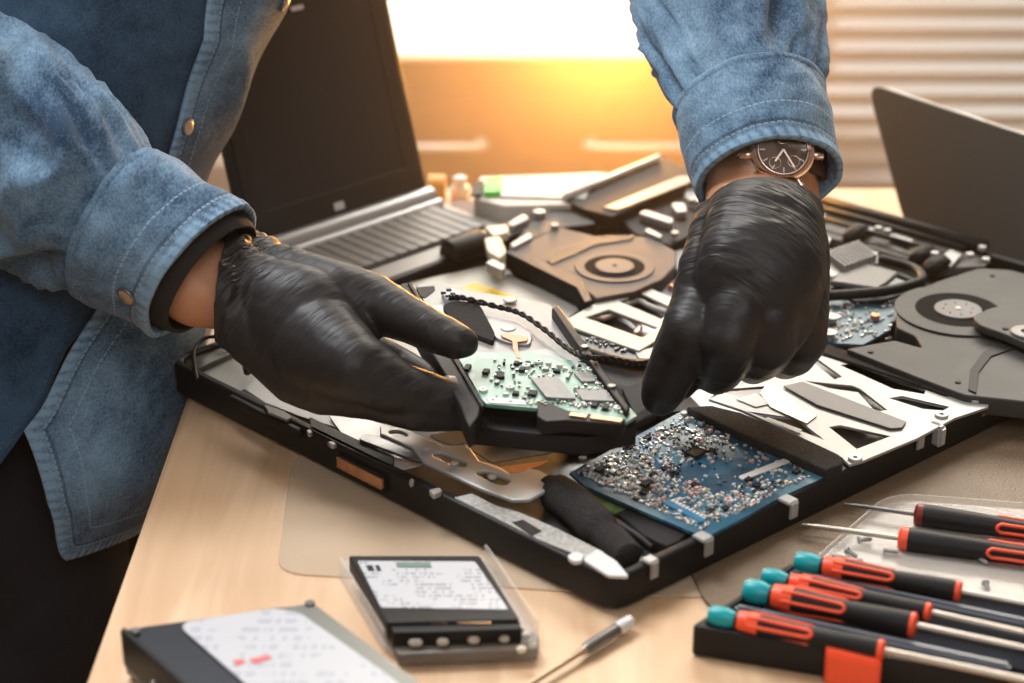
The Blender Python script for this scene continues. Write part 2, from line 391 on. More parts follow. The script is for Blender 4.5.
# ------------------------------------------------------------ the work table
TX0, TX1, TY0, TY1 = -.183, 1.25, .42, 1.29
TW = wood('maple_table_top', (.60, .385, .225), (.74, .52, .335), (22, 2.2, 6), .42)
tb = root('work_table', ((TX0 + TX1) / 2, (TY0 + TY1) / 2, FLOOR), 'light maple wooden work table carrying all the parts and tools', 'table')
wbox('table_top', TX0, TX1, TY0, TY1, -.028, 0, TW, tb, .0025)
for x in (TX0 + .06, TX1 - .06):
    for y in (TY0 + .06, TY1 - .06): wbox('leg', x - .025, x + .025, y - .025, y + .025, FLOOR, -.028, BLK2, tb, .003)
tag(plate('cutting_mat', [[(293, 455), (276, 572), (660, 596), (800, 596), (800, 500), (640, 380)]], .0013, .0011, CLEARM, None, .0003, .014), 'thin translucent beige mat on the table under the dismantled laptop', 'mat')
tag(plate('leather_mat', [[(676, 540), (706, 604), (800, 650), (1130, 700), (1190, 300), (900, 215), (690, 300)]], .0030, .0014, LEATH, None, .0004, .01), 'brown grained mat on the table right of the dismantled laptop, left margin standing for its shadow', 'mat')  # real mat, widened leftwards to paint in the shadow beside the laptop

# ------------------------------------------------------------ the dismantled laptop
z1, z2, z3, z4, z6 = crop(160, 200, 2.97), crop(380, 380, 4.016), crop(560, 380, 3.103), crop(700, 330, 3.413), crop(170, 330, 4.016)
zf, z8, zd, zg = crop(740, 180, 2.845), crop(440, 140, 3.596), crop(390, 260, 3.596), crop(420, 200, 2.97)
Lb, Fb = P(168, 392), P(614, 619)
E1 = Vector((math.cos(math.radians(45.2)), math.sin(math.radians(45.2)), 0)); E2 = (Fb - Lb).normalized()
ER = Vector((math.cos(math.radians(40.6)), math.sin(math.radians(40.6)), 0))
Rb = Fb + ER * .47; Bb = Lb + E1 * .455
Lm = root('dismantled_laptop', (Lb + Rb) / 2, 'large black opened laptop base with exposed boards, fans and silver frames', 'laptop')
RZ = .0205
def inset(pts, d):
    c = sum((Vector(p) for p in pts), Vector((0, 0, 0))) / len(pts); out = []
    for i, p in enumerate(pts):
        a = (Vector(pts[i - 1]) - p).normalized(); b = (Vector(pts[(i + 1) % 4]) - p).normalized(); out.append(p + (a + b) * d)
    return out
base = [Lb, Fb, Rb, Bb]
mz = .0032
plate('bottom_case', [[p[:] for p in inset(base, .002)]], HP(.0075), .0045, BLK2, Lm, .0015, .014, px=False)
plate('rim', [[p[:] for p in inset(base, -.0003)], [p[:] for p in inset(base, .0055)]], HP(RZ), RZ - mz + .0005, BLK, Lm, .0018, .012, px=False)
ZI = .0165
# black and dark fill in the well (under everything)
plate('inner_frame', [[p[:] for p in inset(base, .007)]], HP(.0105), .003, DSTEEL, Lm, 0, .01, px=False)
# --- left end: silver sheets
plate('speaker_bar', [z6((62, 120), (250, 40), (268, 62), (262, 84), (80, 170), (66, 150))], .0185, .006, DSTEEL, Lm, .0006)
plate('shield_sheet', [z6((85, 190), (290, 85), (420, 100), (560, 260), (800, 340), (905, 380), (880, 430), (700, 400), (520, 345), (380, 290), (300, 235), (235, 262), (140, 215))], .0150, .0012, TIN, Lm, .0002)
plate('shield_sheet', [z6((640, 345), (740, 345), (1000, 420), (1090, 520), (930, 560), (700, 430))], .0166, .001, STEEL, Lm, .0002)
tube('antenna_cable', [P(197, 380, .021), P(194, 352, .022), P(206, 338, .024), P(226, 338, .024), P(240, 343, .026), P(246, 360, .023), P(248, 374, .0205)], .0011, BLK, Lm)
lathe('cable_plug', P(246, 366, .0215), P(249, 378, .020), [(0, .0015), (.001, .0022), (.0065, .0022), (.007, .0012)], BLK, Lm, 12)
# black bodies along the front-left side
plate('port_block', [z6((235, 262), (300, 235), (380, 290), (470, 330), (540, 370), (520, 405), (430, 365), (340, 320))], .0195, .005, BLK, Lm, .0008)
plate('port_block', [z6((560, 345), (640, 385), (760, 440), (900, 505), (900, 560), (720, 480), (640, 440), (560, 400))], .0205, .006, BLK, Lm, .0008)
pb = plate('audio_board', [z6((380, 300), (460, 325), (490, 350), (470, 360), (395, 330))], .0215, .0015, CHIPG, Lm, .0002)
for a in (z6((548, 402), (562, 398), (572, 410), (556, 415)), z6((632, 448), (655, 446), (668, 458), (650, 462))): plate('clip', [a], .0225, .0025, TIN, Lm, .0003)
# copper coloured port cover on the side
cpl = [P(*z6((700, 505))[0], .0135), P(*z6((888, 600))[0], .0135)]
dd = (cpl[1] - cpl[0]).normalized(); nn = Vector((dd.y, -dd.x, 0)) * -1
if nn.y > 0: nn = -nn
Mx = Matrix((dd, nn.cross(dd) * -1, nn)).transposed()
Mx = Matrix((dd, nn, dd.cross(nn))).transposed()
pc = box('port', (cpl[0] + cpl[1]) / 2 + nn * .0015 - Vector((0, 0, .001)), ((cpl[1] - cpl[0]).length, .006, .0075), BLK, Lm, Mx, .0006)
box('contact_cover', (cpl[0] + cpl[1]) / 2 + nn * .0050 - Vector((0, 0, .001)), ((cpl[1] - cpl[0]).length * .93, .0016, .0052), COPPER, pc, Mx, .0004)
# brackets with slots
plate('bracket', [rounded(z2((-60, 215), (20, 225), (180, 290), (200, 320), (150, 325), (0, 270), (-90, 235)), 8)], .0222, .0016, DSTEEL, Lm, .0004)
plate('bracket', [z2((0, 185), (90, 190), (260, 265), (320, 262), (360, 268), (400, 325), (470, 345), (525, 374), (560, 372), (602, 354), (640, 362), (718, 405), (700, 425), (600, 478), (530, 480), (400, 432), (180, 330), (130, 270), (0, 215)),
     rounded(z2((205, 300), (240, 285), (350, 330), (345, 350), (300, 345)), 6), rounded(z2((375, 372), (420, 358), (530, 402), (505, 424), (460, 415)), 8), rounded(z2((28, 205), (80, 200), (120, 225), (60, 232)), 6)], .0235, .0022, STEEL, Lm, .0006)
plate('bracket', [z2((200, 222), (330, 195), (370, 240), (300, 262), (230, 240))], .0190, .001, CREAM, Lm, .0003)
for q in ((184, 270), (300, 330), (450, 385)): disc('screw', P(*z2(q)[0], .0242), .0022, .0012, STEEL, Lm)
plate('ribbon_cable', [z2((470, 350), (680, 322), (640, 345), (560, 372), (500, 372))], .0180, .0008, COPPER, Lm, .0002)
plate('ribbon_cable', [z2((330, 262), (470, 235), (760, 275), (640, 300), (450, 330), (400, 300))], .0155, .0008, CREAM, Lm, .0002)
for a in (z2((115, 400), (130, 392), (140, 405), (122, 412)), z2((195, 440), (240, 430), (252, 445), (215, 460))): plate('clip', [rounded(a, 2)], .0222, .003, TIN, Lm, .0005)
# grey insulation strip along the front-left edge and the white tab
plate('insulation_strip', [z2((300, 470), (370, 455), (470, 505), (560, 530), (700, 590), (900, 690), (840, 720), (640, 640), (480, 560))], .0215, .0015, mat('grey_insulation', (.38, .37, .34), .7, var=.3, vs=420), Lm, .0003)
plate('sticker', [z2((530, 570), (575, 560), (650, 605), (610, 625))], .0219, .0004, CHIPB, Lm, .0001)
plate('corner_tab', [rounded(z3((70, 555), (115, 522), (175, 560), (215, 608), (150, 606)), 3)], .0222, .0018, WHT, Lm, .0005)
plate('corner_tab', [rounded(z3((20, 545), (45, 530), (75, 538), (70, 560), (40, 563)), 4)], .0222, .0022, WHT, Lm, .0005)
tube('speaker_cover', [P(548, 488, .018), P(575, 505, .020), P(600, 530, .020), P(628, 558, .018)], [.007] * 3 + [.0095] * 14 + [.0075] * 8, FOAM, Lm, 14, 8)
tube('sleeved_cable', [P(560, 490, .018), P(596, 505, .021), P(622, 532, .020), P(640, 552, .018)], .0022, BLK, Lm)
tube('sleeved_cable', [P(572, 498, .018), P(606, 516, .0205), P(636, 535, .020), P(652, 548, .018)], .0018, BLK, Lm)
plate('plastic_block', [z3((175, 410), (230, 385), (400, 470), (370, 500), (330, 515), (260, 480))], .0185, .006, BLK2, Lm, .001)
plate('carrier_board', [z3((85, 335), (160, 365), (235, 400), (215, 425), (160, 405), (95, 372))], .0150, .0016, mat('pale_green_board', (.2, .35, .12), .5, var=.3, vs=200), Lm, .0002)
# --- the blue board at the front corner
mbp = HP(.0215)
BQ = [z3(a)[0] for a in ((385, 92), (30, 287), (75, 328), (405, 470), (455, 487), (560, 432), (690, 360), (835, 295), (800, 262))]
mb = plate('motherboard', [BQ], mbp, .0016, BLUEPCB, Lm, 0)
mb['label'] = 'blue circuit board crowded with tiny components'
bw0 = [mbp.hit(*p) for p in [z3(a)[0] for a in ((385, 100), (45, 290), (440, 470), (815, 290))]]
A0, A1, A2, A3 = [Vector((p[0], p[1])) for p in bw0]
def bl_(u, v): return A0 * (1 - u) * (1 - v) + A1 * u * (1 - v) + A2 * u * v + A3 * (1 - u) * v   # u: back->front-left, v: left->right
ang = math.atan2((A1 - A0).y, (A1 - A0).x)
cols = [mat('part_tin', (.74, .74, .72), .35, .5), IVORY, CHIPB, mat('part_tan', (.42, .30, .20), .5), mat('part_rose', (.60, .36, .33), .5), DSTEEL, WHT, CHIPG]
def dens(u, v):  # crowded towards the front-left edge, open blue areas in the middle right
    return (.16 + .84 * max(u, .55 * (1 - v))) if not (.42 < v < .78 and u < .62) else .09
bm = bmesh.new(); n = 0
while n < 1350:
    u, v = rnd.uniform(.01, .99), rnd.uniform(.01, .99)
    if rnd.random() > dens(u, v): continue
    p = bl_(u, v); s = rnd.choice((.0005, .0007, .0009, .0013)); t0 = len(bm.faces)
    add_box(bm, (p.x, p.y, .0215 + .0004), (s * rnd.uniform(1, 2), s, .0009), rotz(ang + rnd.choice((0, PI / 2))))
    bm.faces.ensure_lookup_table(); k = rnd.choices(range(8), (30, 14, 8, 8, 7, 6, 22, 5))[0]
    for f in bm.faces[t0:]: f.material_index = k
    n += 1
so = from_bm('solder_components', bm, cols, mb); so['kind'] = 'stuff'
for k in range(60):
    while True:
        u, v = rnd.uniform(.03, .96), rnd.uniform(.03, .96)
        if rnd.random() < dens(u, v): break
    p = bl_(u, v); q = rnd.random()
    if q < .5: box('capacitor', (p.x, p.y, .0223), (.0026, .0015, .0016), cols[rnd.choice((0, 1, 4, 6))], mb, rotz(ang + rnd.choice((0, PI / 2))), .0002)
    elif q < .8: box('chip', (p.x, p.y, .0221), (.0034, .0026, .0012), CHIPB, mb, rotz(ang), .0002)
    else: disc('solder_pad', (p.x, p.y, .0224), .0012, .0009, cols[6], mb, n=12)
for q, s in (((420, 225), (.0088, .0075)), ((125, 277), (.0055, .003)), ((268, 322), (.006, .003))):
    p = P(*z3(q)[0], .023); box('chip', p, (*s, .0016), CHIPB, mb, rotz(ang), .0002)
b0, b1 = P(*z3((560, 305))[0], .0225), P(*z3((708, 247))[0], .0225)
dv = b1 - b0
plate('white_label', [rounded([(b0 + dv.normalized().cross(Vector((0, 0, s))) * .0022 + dv * t)[:2] for t, s in ((0, 1), (1, 1), (1, -1), (0, -1))], .0022, 6)], HP(.0226), .0009, WHT, mb, .0002, px=False)
c0 = P(*z3((345, 372))[0], .0222); c1 = P(*z3((455, 430))[0], .0222); dc = c1 - c0
for i in range(10): box('contact_pad', c0 + dc * ((i + .5) / 10), (.0015, .0024, .0007), WHT, mb, rotz(math.atan2(dc.y, dc.x)), 0)
box('connector', P(*z3((385, 410))[0], .0220), (.026, .0045, .0018), mat('blue_connector', (.01, .16, .30), .4), mb, rotz(math.atan2(dc.y, dc.x)), .0003)
disc('screw', P(*z3((385, 100))[0], .0236), .0018, .0015, TIN, mb); disc('screw', P(*z3((70, 240))[0], .0236), .0022, .0015, TIN, mb); disc('screw', P(*z3((812, 270))[0], .0236), .0024, .0015, TIN, mb)
# foam strips
plate('foam_strip', [z3((395, 82), (470, 78), (560, 100), (790, 195), (880, 240), (872, 262), (825, 280), (560, 165))], .0262, .0065, FOAM, Lm, .001)
plate('foam_strip', [z3((20, 195), (265, 88), (300, 100), (30, 222))], .0255, .0055, FOAM, Lm, .0012)
plate('foam_strip', [z4((415, 52), (440, 48), (650, 120), (860, 185), (920, 212), (905, 222), (835, 218), (640, 150), (410, 75))], .0240, .0022, FOAM, Lm, .001)
# --- silver frame in the drive bay on the right
plate('bay_floor', [z4((60, 205), (330, 120), (420, 60), (900, 225), (800, 330), (500, 440))], .0135, .001, mat('bay_floor_grey', (.17, .165, .16), .4, .4, var=.3, vs=50), Lm, .0002)
plate('bay_frame', [z4((30, 235), (90, 195), (230, 175), (370, 100), (410, 80), (640, 160), (830, 222), (900, 232), (935, 215), (985, 228), (985, 262), (870, 300), (740, 370), (560, 445), (510, 460), (470, 425), (150, 275)),
     z4((380, 105), (400, 98), (485, 158), (460, 168)), z4((480, 120), (520, 115), (770, 205), (765, 218), (660, 200)),
     z4((355, 172), (520, 190), (545, 200), (640, 272), (600, 278), (540, 212), (440, 198)), z4((640, 232), (690, 224), (855, 262), (830, 276), (760, 270)),
     z4((440, 330), (480, 325), (650, 362), (535, 405)), z4((150, 275), (330, 300), (430, 378), (300, 330)), z4((60, 205), (190, 250), (230, 190), (100, 200))], .0225, .0016, TIN, Lm, .0003)
plate('flex_cable', [z4((285, 190), (350, 175), (705, 312), (690, 332), (650, 335), (400, 255))], .0240, .0010, mat('grey_flex', (.12, .115, .11), .45), Lm, .0002)
plate('spring_clip', [z4((205, 215), (225, 185), (300, 215), (345, 272), (398, 292), (365, 318), (300, 290), (240, 262))], .0235, .0012, mat('nickel_clip', (.55, .48, .38), .35, .8), Lm, .0003)
plate('white_tape', [z4((215, 300), (235, 298), (350, 340), (335, 350))], .0240, .0004, WHT, Lm, .0001)
plate('barcode_sticker', [z4((125, 235), (190, 215), (245, 250), (190, 262))], .0232, .0004, WHT, Lm, .0001)
for q in ((825, 285), (530, 432), (940, 232)):
    s = disc('screw', P(*z4(q)[0], .0240), .0036, .0014, STEEL, Lm); disc('recess', P(*z4(q)[0], .0242), .0014, .0008, CHIPB, s)
# silver clips over the rim of the right side and the front corner
def clip(px, py, w=.007, l=.008, m=TIN):
    p = P(px, py, RZ + .001); o = box('rim_clip', p, (w, l, .0018), m, Lm, rotz(math.radians(40.6)), .0005)
    q = p + Vector((ER.y, -ER.x, 0)) * (l / 2); box('tab', q - Vector((0, 0, .004)), (w * .8, .0014, .0085), m, o, rotz(math.radians(40.6)), .0004)
for a in ((703, 537), (788, 500), (915, 432), (980, 399), (650, 560, .006, .006)): clip(*a)
box('hinge_pin', P(936, 434, .0165), (.006, .010, .012), STEEL, Lm, rotz(math.radians(40.6)), .0015)
# --- right fan
fan = plate('cooling_fan', [rounded(zf((205, 275 + 10), (445, 378), (470, 330), (560, 288), (680, 250), (770, 255), (900, 290), (900, 640), (640, 612), (500, 560), (300, 480), (440, 455), (520, 478), (500, 445), (445, 420)) [1:], 4)], .0265, .0105, GRYP, Lm, .001)
fan['label'] = 'large grey blower fan housing at right with round hub'
fc = P(*zf((620, 372))[0], .027)
def ring(name, c, r0, r1, z, h, m, parent, bev=.0004, n=64):
    return plate(name, [[(c.x + r1 * math.cos(2 * PI * i / n), c.y + r1 * math.sin(2 * PI * i / n)) for i in range(n)]] + ([[(c.x + r0 * math.cos(2 * PI * i / n), c.y + r0 * math.sin(2 * PI * i / n)) for i in range(n)]] if r0 else []), HP(z), h, m, parent, bev, px=False)
ring('fan_ring', fc, .0245, .0365, .0278, .0014, GRYP, fan)
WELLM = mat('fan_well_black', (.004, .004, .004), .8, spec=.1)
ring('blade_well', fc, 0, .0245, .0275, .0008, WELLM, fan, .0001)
ring('hub', fc, 0, .0137, .0285, .0016, mat('hub_grey', (.17, .165, .16), .5, spec=.3), fan)
for i in range(8): disc('hub_rivet', (fc.x + .0085 * math.cos(i * PI / 4), fc.y + .0085 * math.sin(i * PI / 4), .0288), .0007, .0004, CHIPB, fan, n=10)
disc('hub_pin', (fc.x, fc.y, .0291), .0016, .001, STEEL, fan, n=14)
for q in ((718, 270), (372, 487), (620, 573)): disc('screw', P(*zf(q)[0], .0272), .0016, .001, CHIPB, fan, n=14)
plate('cable_channel', [zf((655, 540), (690, 490), (760, 455), (900, 455), (900, 480), (780, 478), (715, 500), (680, 545), (672, 605), (650, 595))], .0274, .001, CHIPB, fan, .0001)
sf = plate('fan_bracket', [rounded(zf((660, 385), (720, 360), (900, 350), (1000, 400), (1000, 520), (830, 470), (760, 440), (680, 412)), 6), ], .0345, .005, GRYP, Lm, .001)
sc_ = P(*zf((815, 435))[0], .0350); ring('bushing', sc_, .0030, .0085, .0362, .0018, mat('bushing_grey', (.2, .19, .18), .35), sf); ring('bushing_hole', sc_, 0, .0030, .0352, .0006, CHIPB, sf, .0001)
disc('screw', P(*zf((755, 420))[0], .0352), .0018, .001, CHIPB, sf, n=14)
# heatsink, chip block, second piece of blue board, standoffs
bp2 = plate('motherboard', [zf((200, 300), (250, 320), (440, 320), (500, 330), (470, 360), (440, 400), (428, 425), (350, 468), (200, 460))], .0200, .0016, BLUEPCB, Lm, 0)
bm = bmesh.new()
for k in range(120):
    q = (rnd.uniform(245, 440), rnd.uniform(340, 455)); p = P(*zf(q)[0], .0205); t0 = len(bm.faces)
    add_box(bm, p, (rnd.choice((.001, .0016, .0022)), .001, .0012), rotz(ang)); bm.faces.ensure_lookup_table()
    for f in bm.faces[t0:]: f.material_index = rnd.choices(range(8), (30, 14, 8, 8, 7, 6, 22, 5))[0]
so = from_bm('solder_components', bm, cols, bp2); so['kind'] = 'stuff'
for q in ((262, 385), (254, 430)):
    p = P(*zf(q)[0], .0245); s = lathe('standoff', p - Vector((0, 0, .004)), p, [(0, .003), (.0028, .003), (.003, .0048), (.0038, .0048), (.004, .004)], TIN, bp2)
    disc('socket', p + Vector((0, 0, .0002)), .0014, .0004, DSTEEL, s, n=14)
disc('capacitor', P(*zf((385, 382))[0], .0235), .0028, .003, COPPER, bp2)
hs = plate('heatsink', [zf((238, 222), (335, 188), (392, 205), (392, 235), (262, 275), (235, 262))], .0250, .003, TIN, Lm, .0003)
h0, h1, h2 = P(*zf((238, 225))[0], .0250), P(*zf((335, 192))[0], .0250), P(*zf((392, 235))[0], .0250)
for i in range(9):
    for j in range(7):
        p = h0 + (h1 - h0) * ((i + .5) / 9) + (h2 - h1) * ((j + .5) / 7)
        box('pin', p + Vector((0, 0, .0025)), (.0017, .0017, .006), TIN, hs, rotz(ang), 0)
hb = plate('heat_pipe_block', [zf((258, 285), (340, 232), (448, 262), (415, 290), (390, 305))], .0265, .004, CHIPG, Lm, .0006)
plate('chip_socket', [zf((250, 292), (258, 282), (392, 308), (520, 290), (530, 300), (400, 345), (330, 345), (240, 320))], .0215, .005, BLK, Lm, .0006)
tube('heat_pipe', [P(*zf((250, 330))[0], .025), P(*zf((400, 318))[0], .026), P(*zf((480, 300))[0], .026), P(*zf((520, 280))[0], .025), P(*zf((490, 250))[0], .024), P(*zf((400, 225))[0], .024)], .0032, BLK, Lm)
tube('cable', [P(*zf((300, 250))[0], .022), P(*zf((380, 262))[0], .024), P(*zf((440, 270))[0], .023), P(*zf((520, 300))[0], .024)], .0016, BLK, Lm)
# back rail of the chassis and its fittings
plate('rear_deck', [zf((205, 60), (330, 90), (600, 165), (700, 200), (700, 245), (560, 250), (380, 195), (205, 150))], .0185, .006, mat('rear_deck_grey', (.10, .095, .09), .45, var=.3, vs=60), Lm, .0006)
for a, b, r in (((205, 52), (700, 190), .0042), ((205, 72), (640, 195), .0022), ((205, 100), (560, 205), .0018)):
    tube('rear_rail', [P(*zf(a)[0], .024), P(*zf(b)[0], .024)], r, BLK, Lm, 12, 2)
for a in (((320, 128), (345, 120), (385, 134), (375, 148), (330, 140)), ((420, 158), (445, 150), (495, 168), (480, 182)), ((205, 82), (250, 92), (240, 110), (205, 105)), ((575, 215), (600, 195), (630, 212), (600, 245), (575, 238)), ((215, 150), (260, 165), (240, 200), (215, 190))):
    plate('shield_plate', [zf(*a)], .0222, .0014, TIN, Lm, .0003)
for q in ((395, 133), (420, 140), (655, 208), (690, 188), (700, 222), (555, 205)): disc('screw', P(*zf(q)[0], .027), .0026, .003, TIN, Lm)
for q in ((330, 152), (520, 210), (560, 240)):
    bm = bmesh.new(); r = bmesh.ops.create_icosphere(bm, subdivisions=3, radius=1)['verts']; c = P(*zf(q)[0], .023)
    for v in r: v.co = c + rotz(ang) @ Vector((v.co.x * .013, v.co.y * .0065, v.co.z * .005)) * (1 + .25 * noise.noise(v.co * 3 + Vector((q[0], 0, 0))))
    from_bm('cable_bundle', bm, BLK2, Lm, True, True)
# --- left and back part of the dismantled laptop
plate('shield_sheet', [zg((-230, 330), (-60, 250), (190, 195), (330, 250), (500, 305), (440, 350), (600, 480), (200, 620), (-100, 520))], .0150, .0012, CREAM, Lm, .0002)
plate('yellow_sticker', [zg((105, 268), (165, 243), (290, 288), (270, 310), (200, 300))], .0156, .0004, YEL, Lm, .0001)
f2 = plate('cooling_fan', [z8((245, 398), (430, 312), (560, 345), (640, 340), (760, 350), (850, 400), (850, 450), (800, 500), (700, 545), (560, 570), (500, 520))], .0275, .0115, mat('fan_housing_mauve', (.085, .062, .056), .55, spec=.25, var=.1, vs=40), Lm, .001)
f2['label'] = 'blower fan housing at the back left of the opened base'
plate('fan_wall', [z8((235, 402), (255, 395), (510, 498), (548, 575), (520, 585), (490, 530))], .0282, .0118, BLK, f2, .0006)
f2c = P(*z8((628, 458))[0], .0278)
ring('fan_ring', f2c, .0185, .0245, .0284, .001, mat('fan_ring_mauve', (.10, .078, .07), .55, spec=.25), f2)
ring('blade_well', f2c, 0, .0190, .0283, .0008, mat('small_fan_well_black', (.004, .003, .003), .8, spec=.1), f2, .0001)
ring('hub', f2c, 0, .0120, .0292, .0014, mat('hub_mauve', (.15, .12, .105), .55, spec=.25), f2)
disc('hub_pin', (f2c.x, f2c.y, .0296), .0014, .001, CHIPB, f2, n=14)
plate('cable_channel', [z8((385, 432), (420, 395), (470, 385), (560, 350), (700, 340), (690, 355), (560, 375), (480, 412), (400, 445))], .0284, .001, BLK, f2, .0001)
hc = plate('hinge_cover', [z8((440, 212), (470, 190), (790, 50), (900, 110), (880, 160), (620, 275), (520, 250))], .0310, .010, BLK2, Lm, .001)
tube('edge_rail', [P(*z8((450, 205))[0], .0335), P(*z8((785, 62))[0], .0335)], .0024, SILV, hc, 10, 2)
plate('rail_plate', [z8((590, 240), (860, 130), (905, 128), (900, 150), (640, 250))], .0325, .0015, mat('smoky_plastic', (.45, .38, .30), .3), hc, .0003)
for a, m in (((238, 300, 300, 262, 322, 280, 262, 310), TIN), ((250, 372, 322, 330, 334, 348, 262, 386), TIN), ((712, 262, 740, 250, 842, 282, 832, 300), TIN), ((732, 325, 750, 315, 802, 342, 790, 352), TIN), ((160, 310, 240, 300, 250, 330, 190, 345), IVORY), ((158, 350, 215, 345, 240, 400, 215, 425, 170, 400), IVORY), ((160, 440, 190, 425, 235, 450, 225, 470), TIN), ((830, 225, 880, 225, 890, 255, 850, 260), TIN)):
    plate('shield_plate' if m is TIN else 'cable_connector', [rounded(z8(*zip(a[::2], a[1::2])), 3)], .0300, .006, m, Lm, .0008)
for q in ((357, 255), (413, 303), (845, 330), (905, 210), (930, 215)): disc('screw', P(*z8(q)[0], .0305), .0042 if q[0] == 357 else .0026, .004, TIN, Lm)
plate('hinge_block', [z8((240, 395), (330, 290), (430, 230), (480, 215), (560, 300), (430, 315))], .0265, .012, BLK, Lm, .001)
c = P(468, 248, .022); lathe('hinge_knob', c - Vector((.014, .012, 0)), c + Vector((.012, .010, .002)), [(0, .006), (.003, .009), (.028, .009), (.032, .006)], BLK, Lm)
plate('hinge_cover', [z8((640, 275), (730, 240), (880, 200), (930, 230), (900, 340), (830, 380), (700, 335))], .0245, .008, BLK2, Lm, .001)
gb = plate('side_board', [z8((740, 470), (840, 400), (950, 380), (960, 640), (860, 600), (690, 520))], .0195, .0016, mat('grey_circuit_board', (.24, .26, .30), .5, var=.3, vs=160), Lm, 0)
for q in ((770, 480), (820, 470), (800, 510), (835, 530), (855, 480), (770, 520)): box('capacitor', P(*z8(q)[0], .0215), (.0035, .0028, .003), rnd.choice((COPPER, CHIPB, IVORY)), gb, rotz(ang), .0003)
plate('drive_cage', [zg((438, 352), (600, 262), (602, 245), (625, 236), (655, 248), (770, 300), (900, 370), (800, 440), (722, 405), (650, 448), (455, 378)),
     zg((592, 300), (655, 275), (760, 325), (715, 352)), zg((490, 348), (560, 324), (705, 378), (660, 408))], .0245, .002, CREAM, Lm, .0005)
plate('cage_floor', [zg((480, 345), (650, 265), (800, 330), (700, 430))], .0165, .001, DSTEEL, Lm, .0002)
tube('bent_clip', [P(*zg(q)[0], .0205) for q in ((510, 345), (550, 350), (600, 338), (650, 375), (640, 398))], .0018, mat('warm_metal', (.7, .5, .38), .35, .7), Lm)
tube('bent_clip', [P(*zg(q)[0], .0205) for q in ((610, 312), (650, 300), (680, 315), (735, 335))], .0018, CREAM, Lm)
db = plate('daughter_board', [zg((455, 385), (500, 378), (640, 440), (700, 480), (620, 482), (520, 455))], .0225, .002, mat('dark_circuit_board', (.015, .02, .03), .35, var=.5, vs=150), Lm, 0)
for k in range(26):
    t, s = rnd.random(), rnd.uniform(-.9, .9); q = (490 + t * 140, 402 + t * 55 + s * 13); box('component', P(*zg(q)[0], .0232), (.0018, .001, .0012), rnd.choice((TIN, DSTEEL, CHIPG)), db, rotz(ang))
plate('foil_tab', [zg((640, 450), (700, 435), (700, 470), (650, 470))], .0235, .001, CREAM, Lm, .0003)
tube('black_cable', [P(*zg(q)[0], .0270) for q in ((470, 440), (560, 470), (650, 488), (720, 480), (820, 500))], .0028, BLK, Lm)
# dark cavity under the held drive
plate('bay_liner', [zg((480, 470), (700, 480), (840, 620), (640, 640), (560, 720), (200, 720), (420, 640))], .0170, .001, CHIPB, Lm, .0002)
plate('bay_wall', [zg((600, 560), (700, 520), (760, 560), (640, 640))], .0225, .004, BLK2, Lm, .0006)
# ------------------------------------------------------------ the hard drive held over the laptop
ZD = .060
hd = root('hard_drive', P(540, 400, .02), 'bare hard drive in black caddy with pale green circuit board, held in gloved fingers', 'hard drive')
plate('drive_body', [zd((60, 95), (590, 170), (885, 560), (325, 525))], ZD - .0035, .0125, BLK, hd, .0012)
plate('cover_plate', [zd((95, 90), (160, 84), (575, 160), (720, 372), (270, 345), (150, 210))], ZD - .0008, .0028, mat('brushed_grey_cover', (.27, .265, .26), .45, .35, var=.06, vs=50), hd, .0003)
plate('cutout', [rounded(zd((95, 98), (160, 92), (163, 108), (125, 136), (110, 130)), 3)], ZD - .0004, .0006, CHIPB, hd, .0001)
plate('white_label', [zd((128, 168), (185, 160), (215, 205), (200, 215), (165, 205))], ZD - .0004, .0006, WHT, hd, .0001)
plug = plate('wire_plug', [zd((185, 112), (225, 100), (255, 118), (235, 142), (200, 138))], ZD + .0022, .003, mat('plug_white', (.6, .6, .6), .4), hd, .0003)
for a in ((192, 118), (212, 108), (226, 122), (208, 130)): box('pin', P(*zd(a)[0], ZD + .0026), (.0028, .0014, .0012), CHIPB, plug, rotz(.2))
plate('foam_pad', [rounded(zd((188, 162), (215, 150), (262, 146), (322, 156), (378, 262), (372, 292), (310, 268), (212, 208)), 3)], ZD + .0022, .0032, FOAM, hd, .0006)
plate('spindle_cap', [rounded(zd((340, 205), (400, 212), (470, 225), (512, 268), (505, 305), (440, 300), (375, 280)), 10)], ZD + .0008, .0022, mat('spindle_grey', (.33, .32, .32), .45, .3), hd, .0004)
for q, r in (((425, 243), .0040), ((432, 140), .0038)): disc('seal_sticker', P(*zd(q)[0], ZD + .0014), r, .0008, TIN, hd)
plate('flex_ribbon', [zd((398, 266), (420, 262), (495, 275), (492, 290), (458, 294), (462, 330), (470, 352), (456, 350), (442, 318), (440, 290), (405, 275))], ZD + .0020, .0006, mat('copper_flex', (.85, .28, .12), .4), hd, .0001)
plate('foil_window', [zd((490, 330), (560, 318), (660, 345), (690, 362), (650, 372), (500, 352))], ZD + .0004, .0008, TIN, hd, .0002)
pz = HP(ZD + .0016)
pcb = plate('circuit_board', [zd((250, 358), (268, 334), (500, 328), (705, 372), (735, 382), (888, 560), (850, 582), (640, 546), (520, 532), (345, 516), (332, 500))], ZD + .0016, .0016, GREENPCB, hd, 0)
pcb['label'] = 'pale green circuit board with grey chips'
plate('board_edge', [zd((250, 360), (258, 356), (336, 496), (350, 508), (524, 524), (520, 534), (344, 518), (328, 500))], ZD + .0012, .0018, GREENEDGE, pcb, 0)
def quadbox(name, pts, z, th, m, par, bev=.0002): return plate(name, [zd(*pts)], z, th, m, par, bev)
quadbox('chip', ((508, 424), (604, 418), (668, 498), (562, 492)), ZD + .0034, .002, CHIPG, pcb)
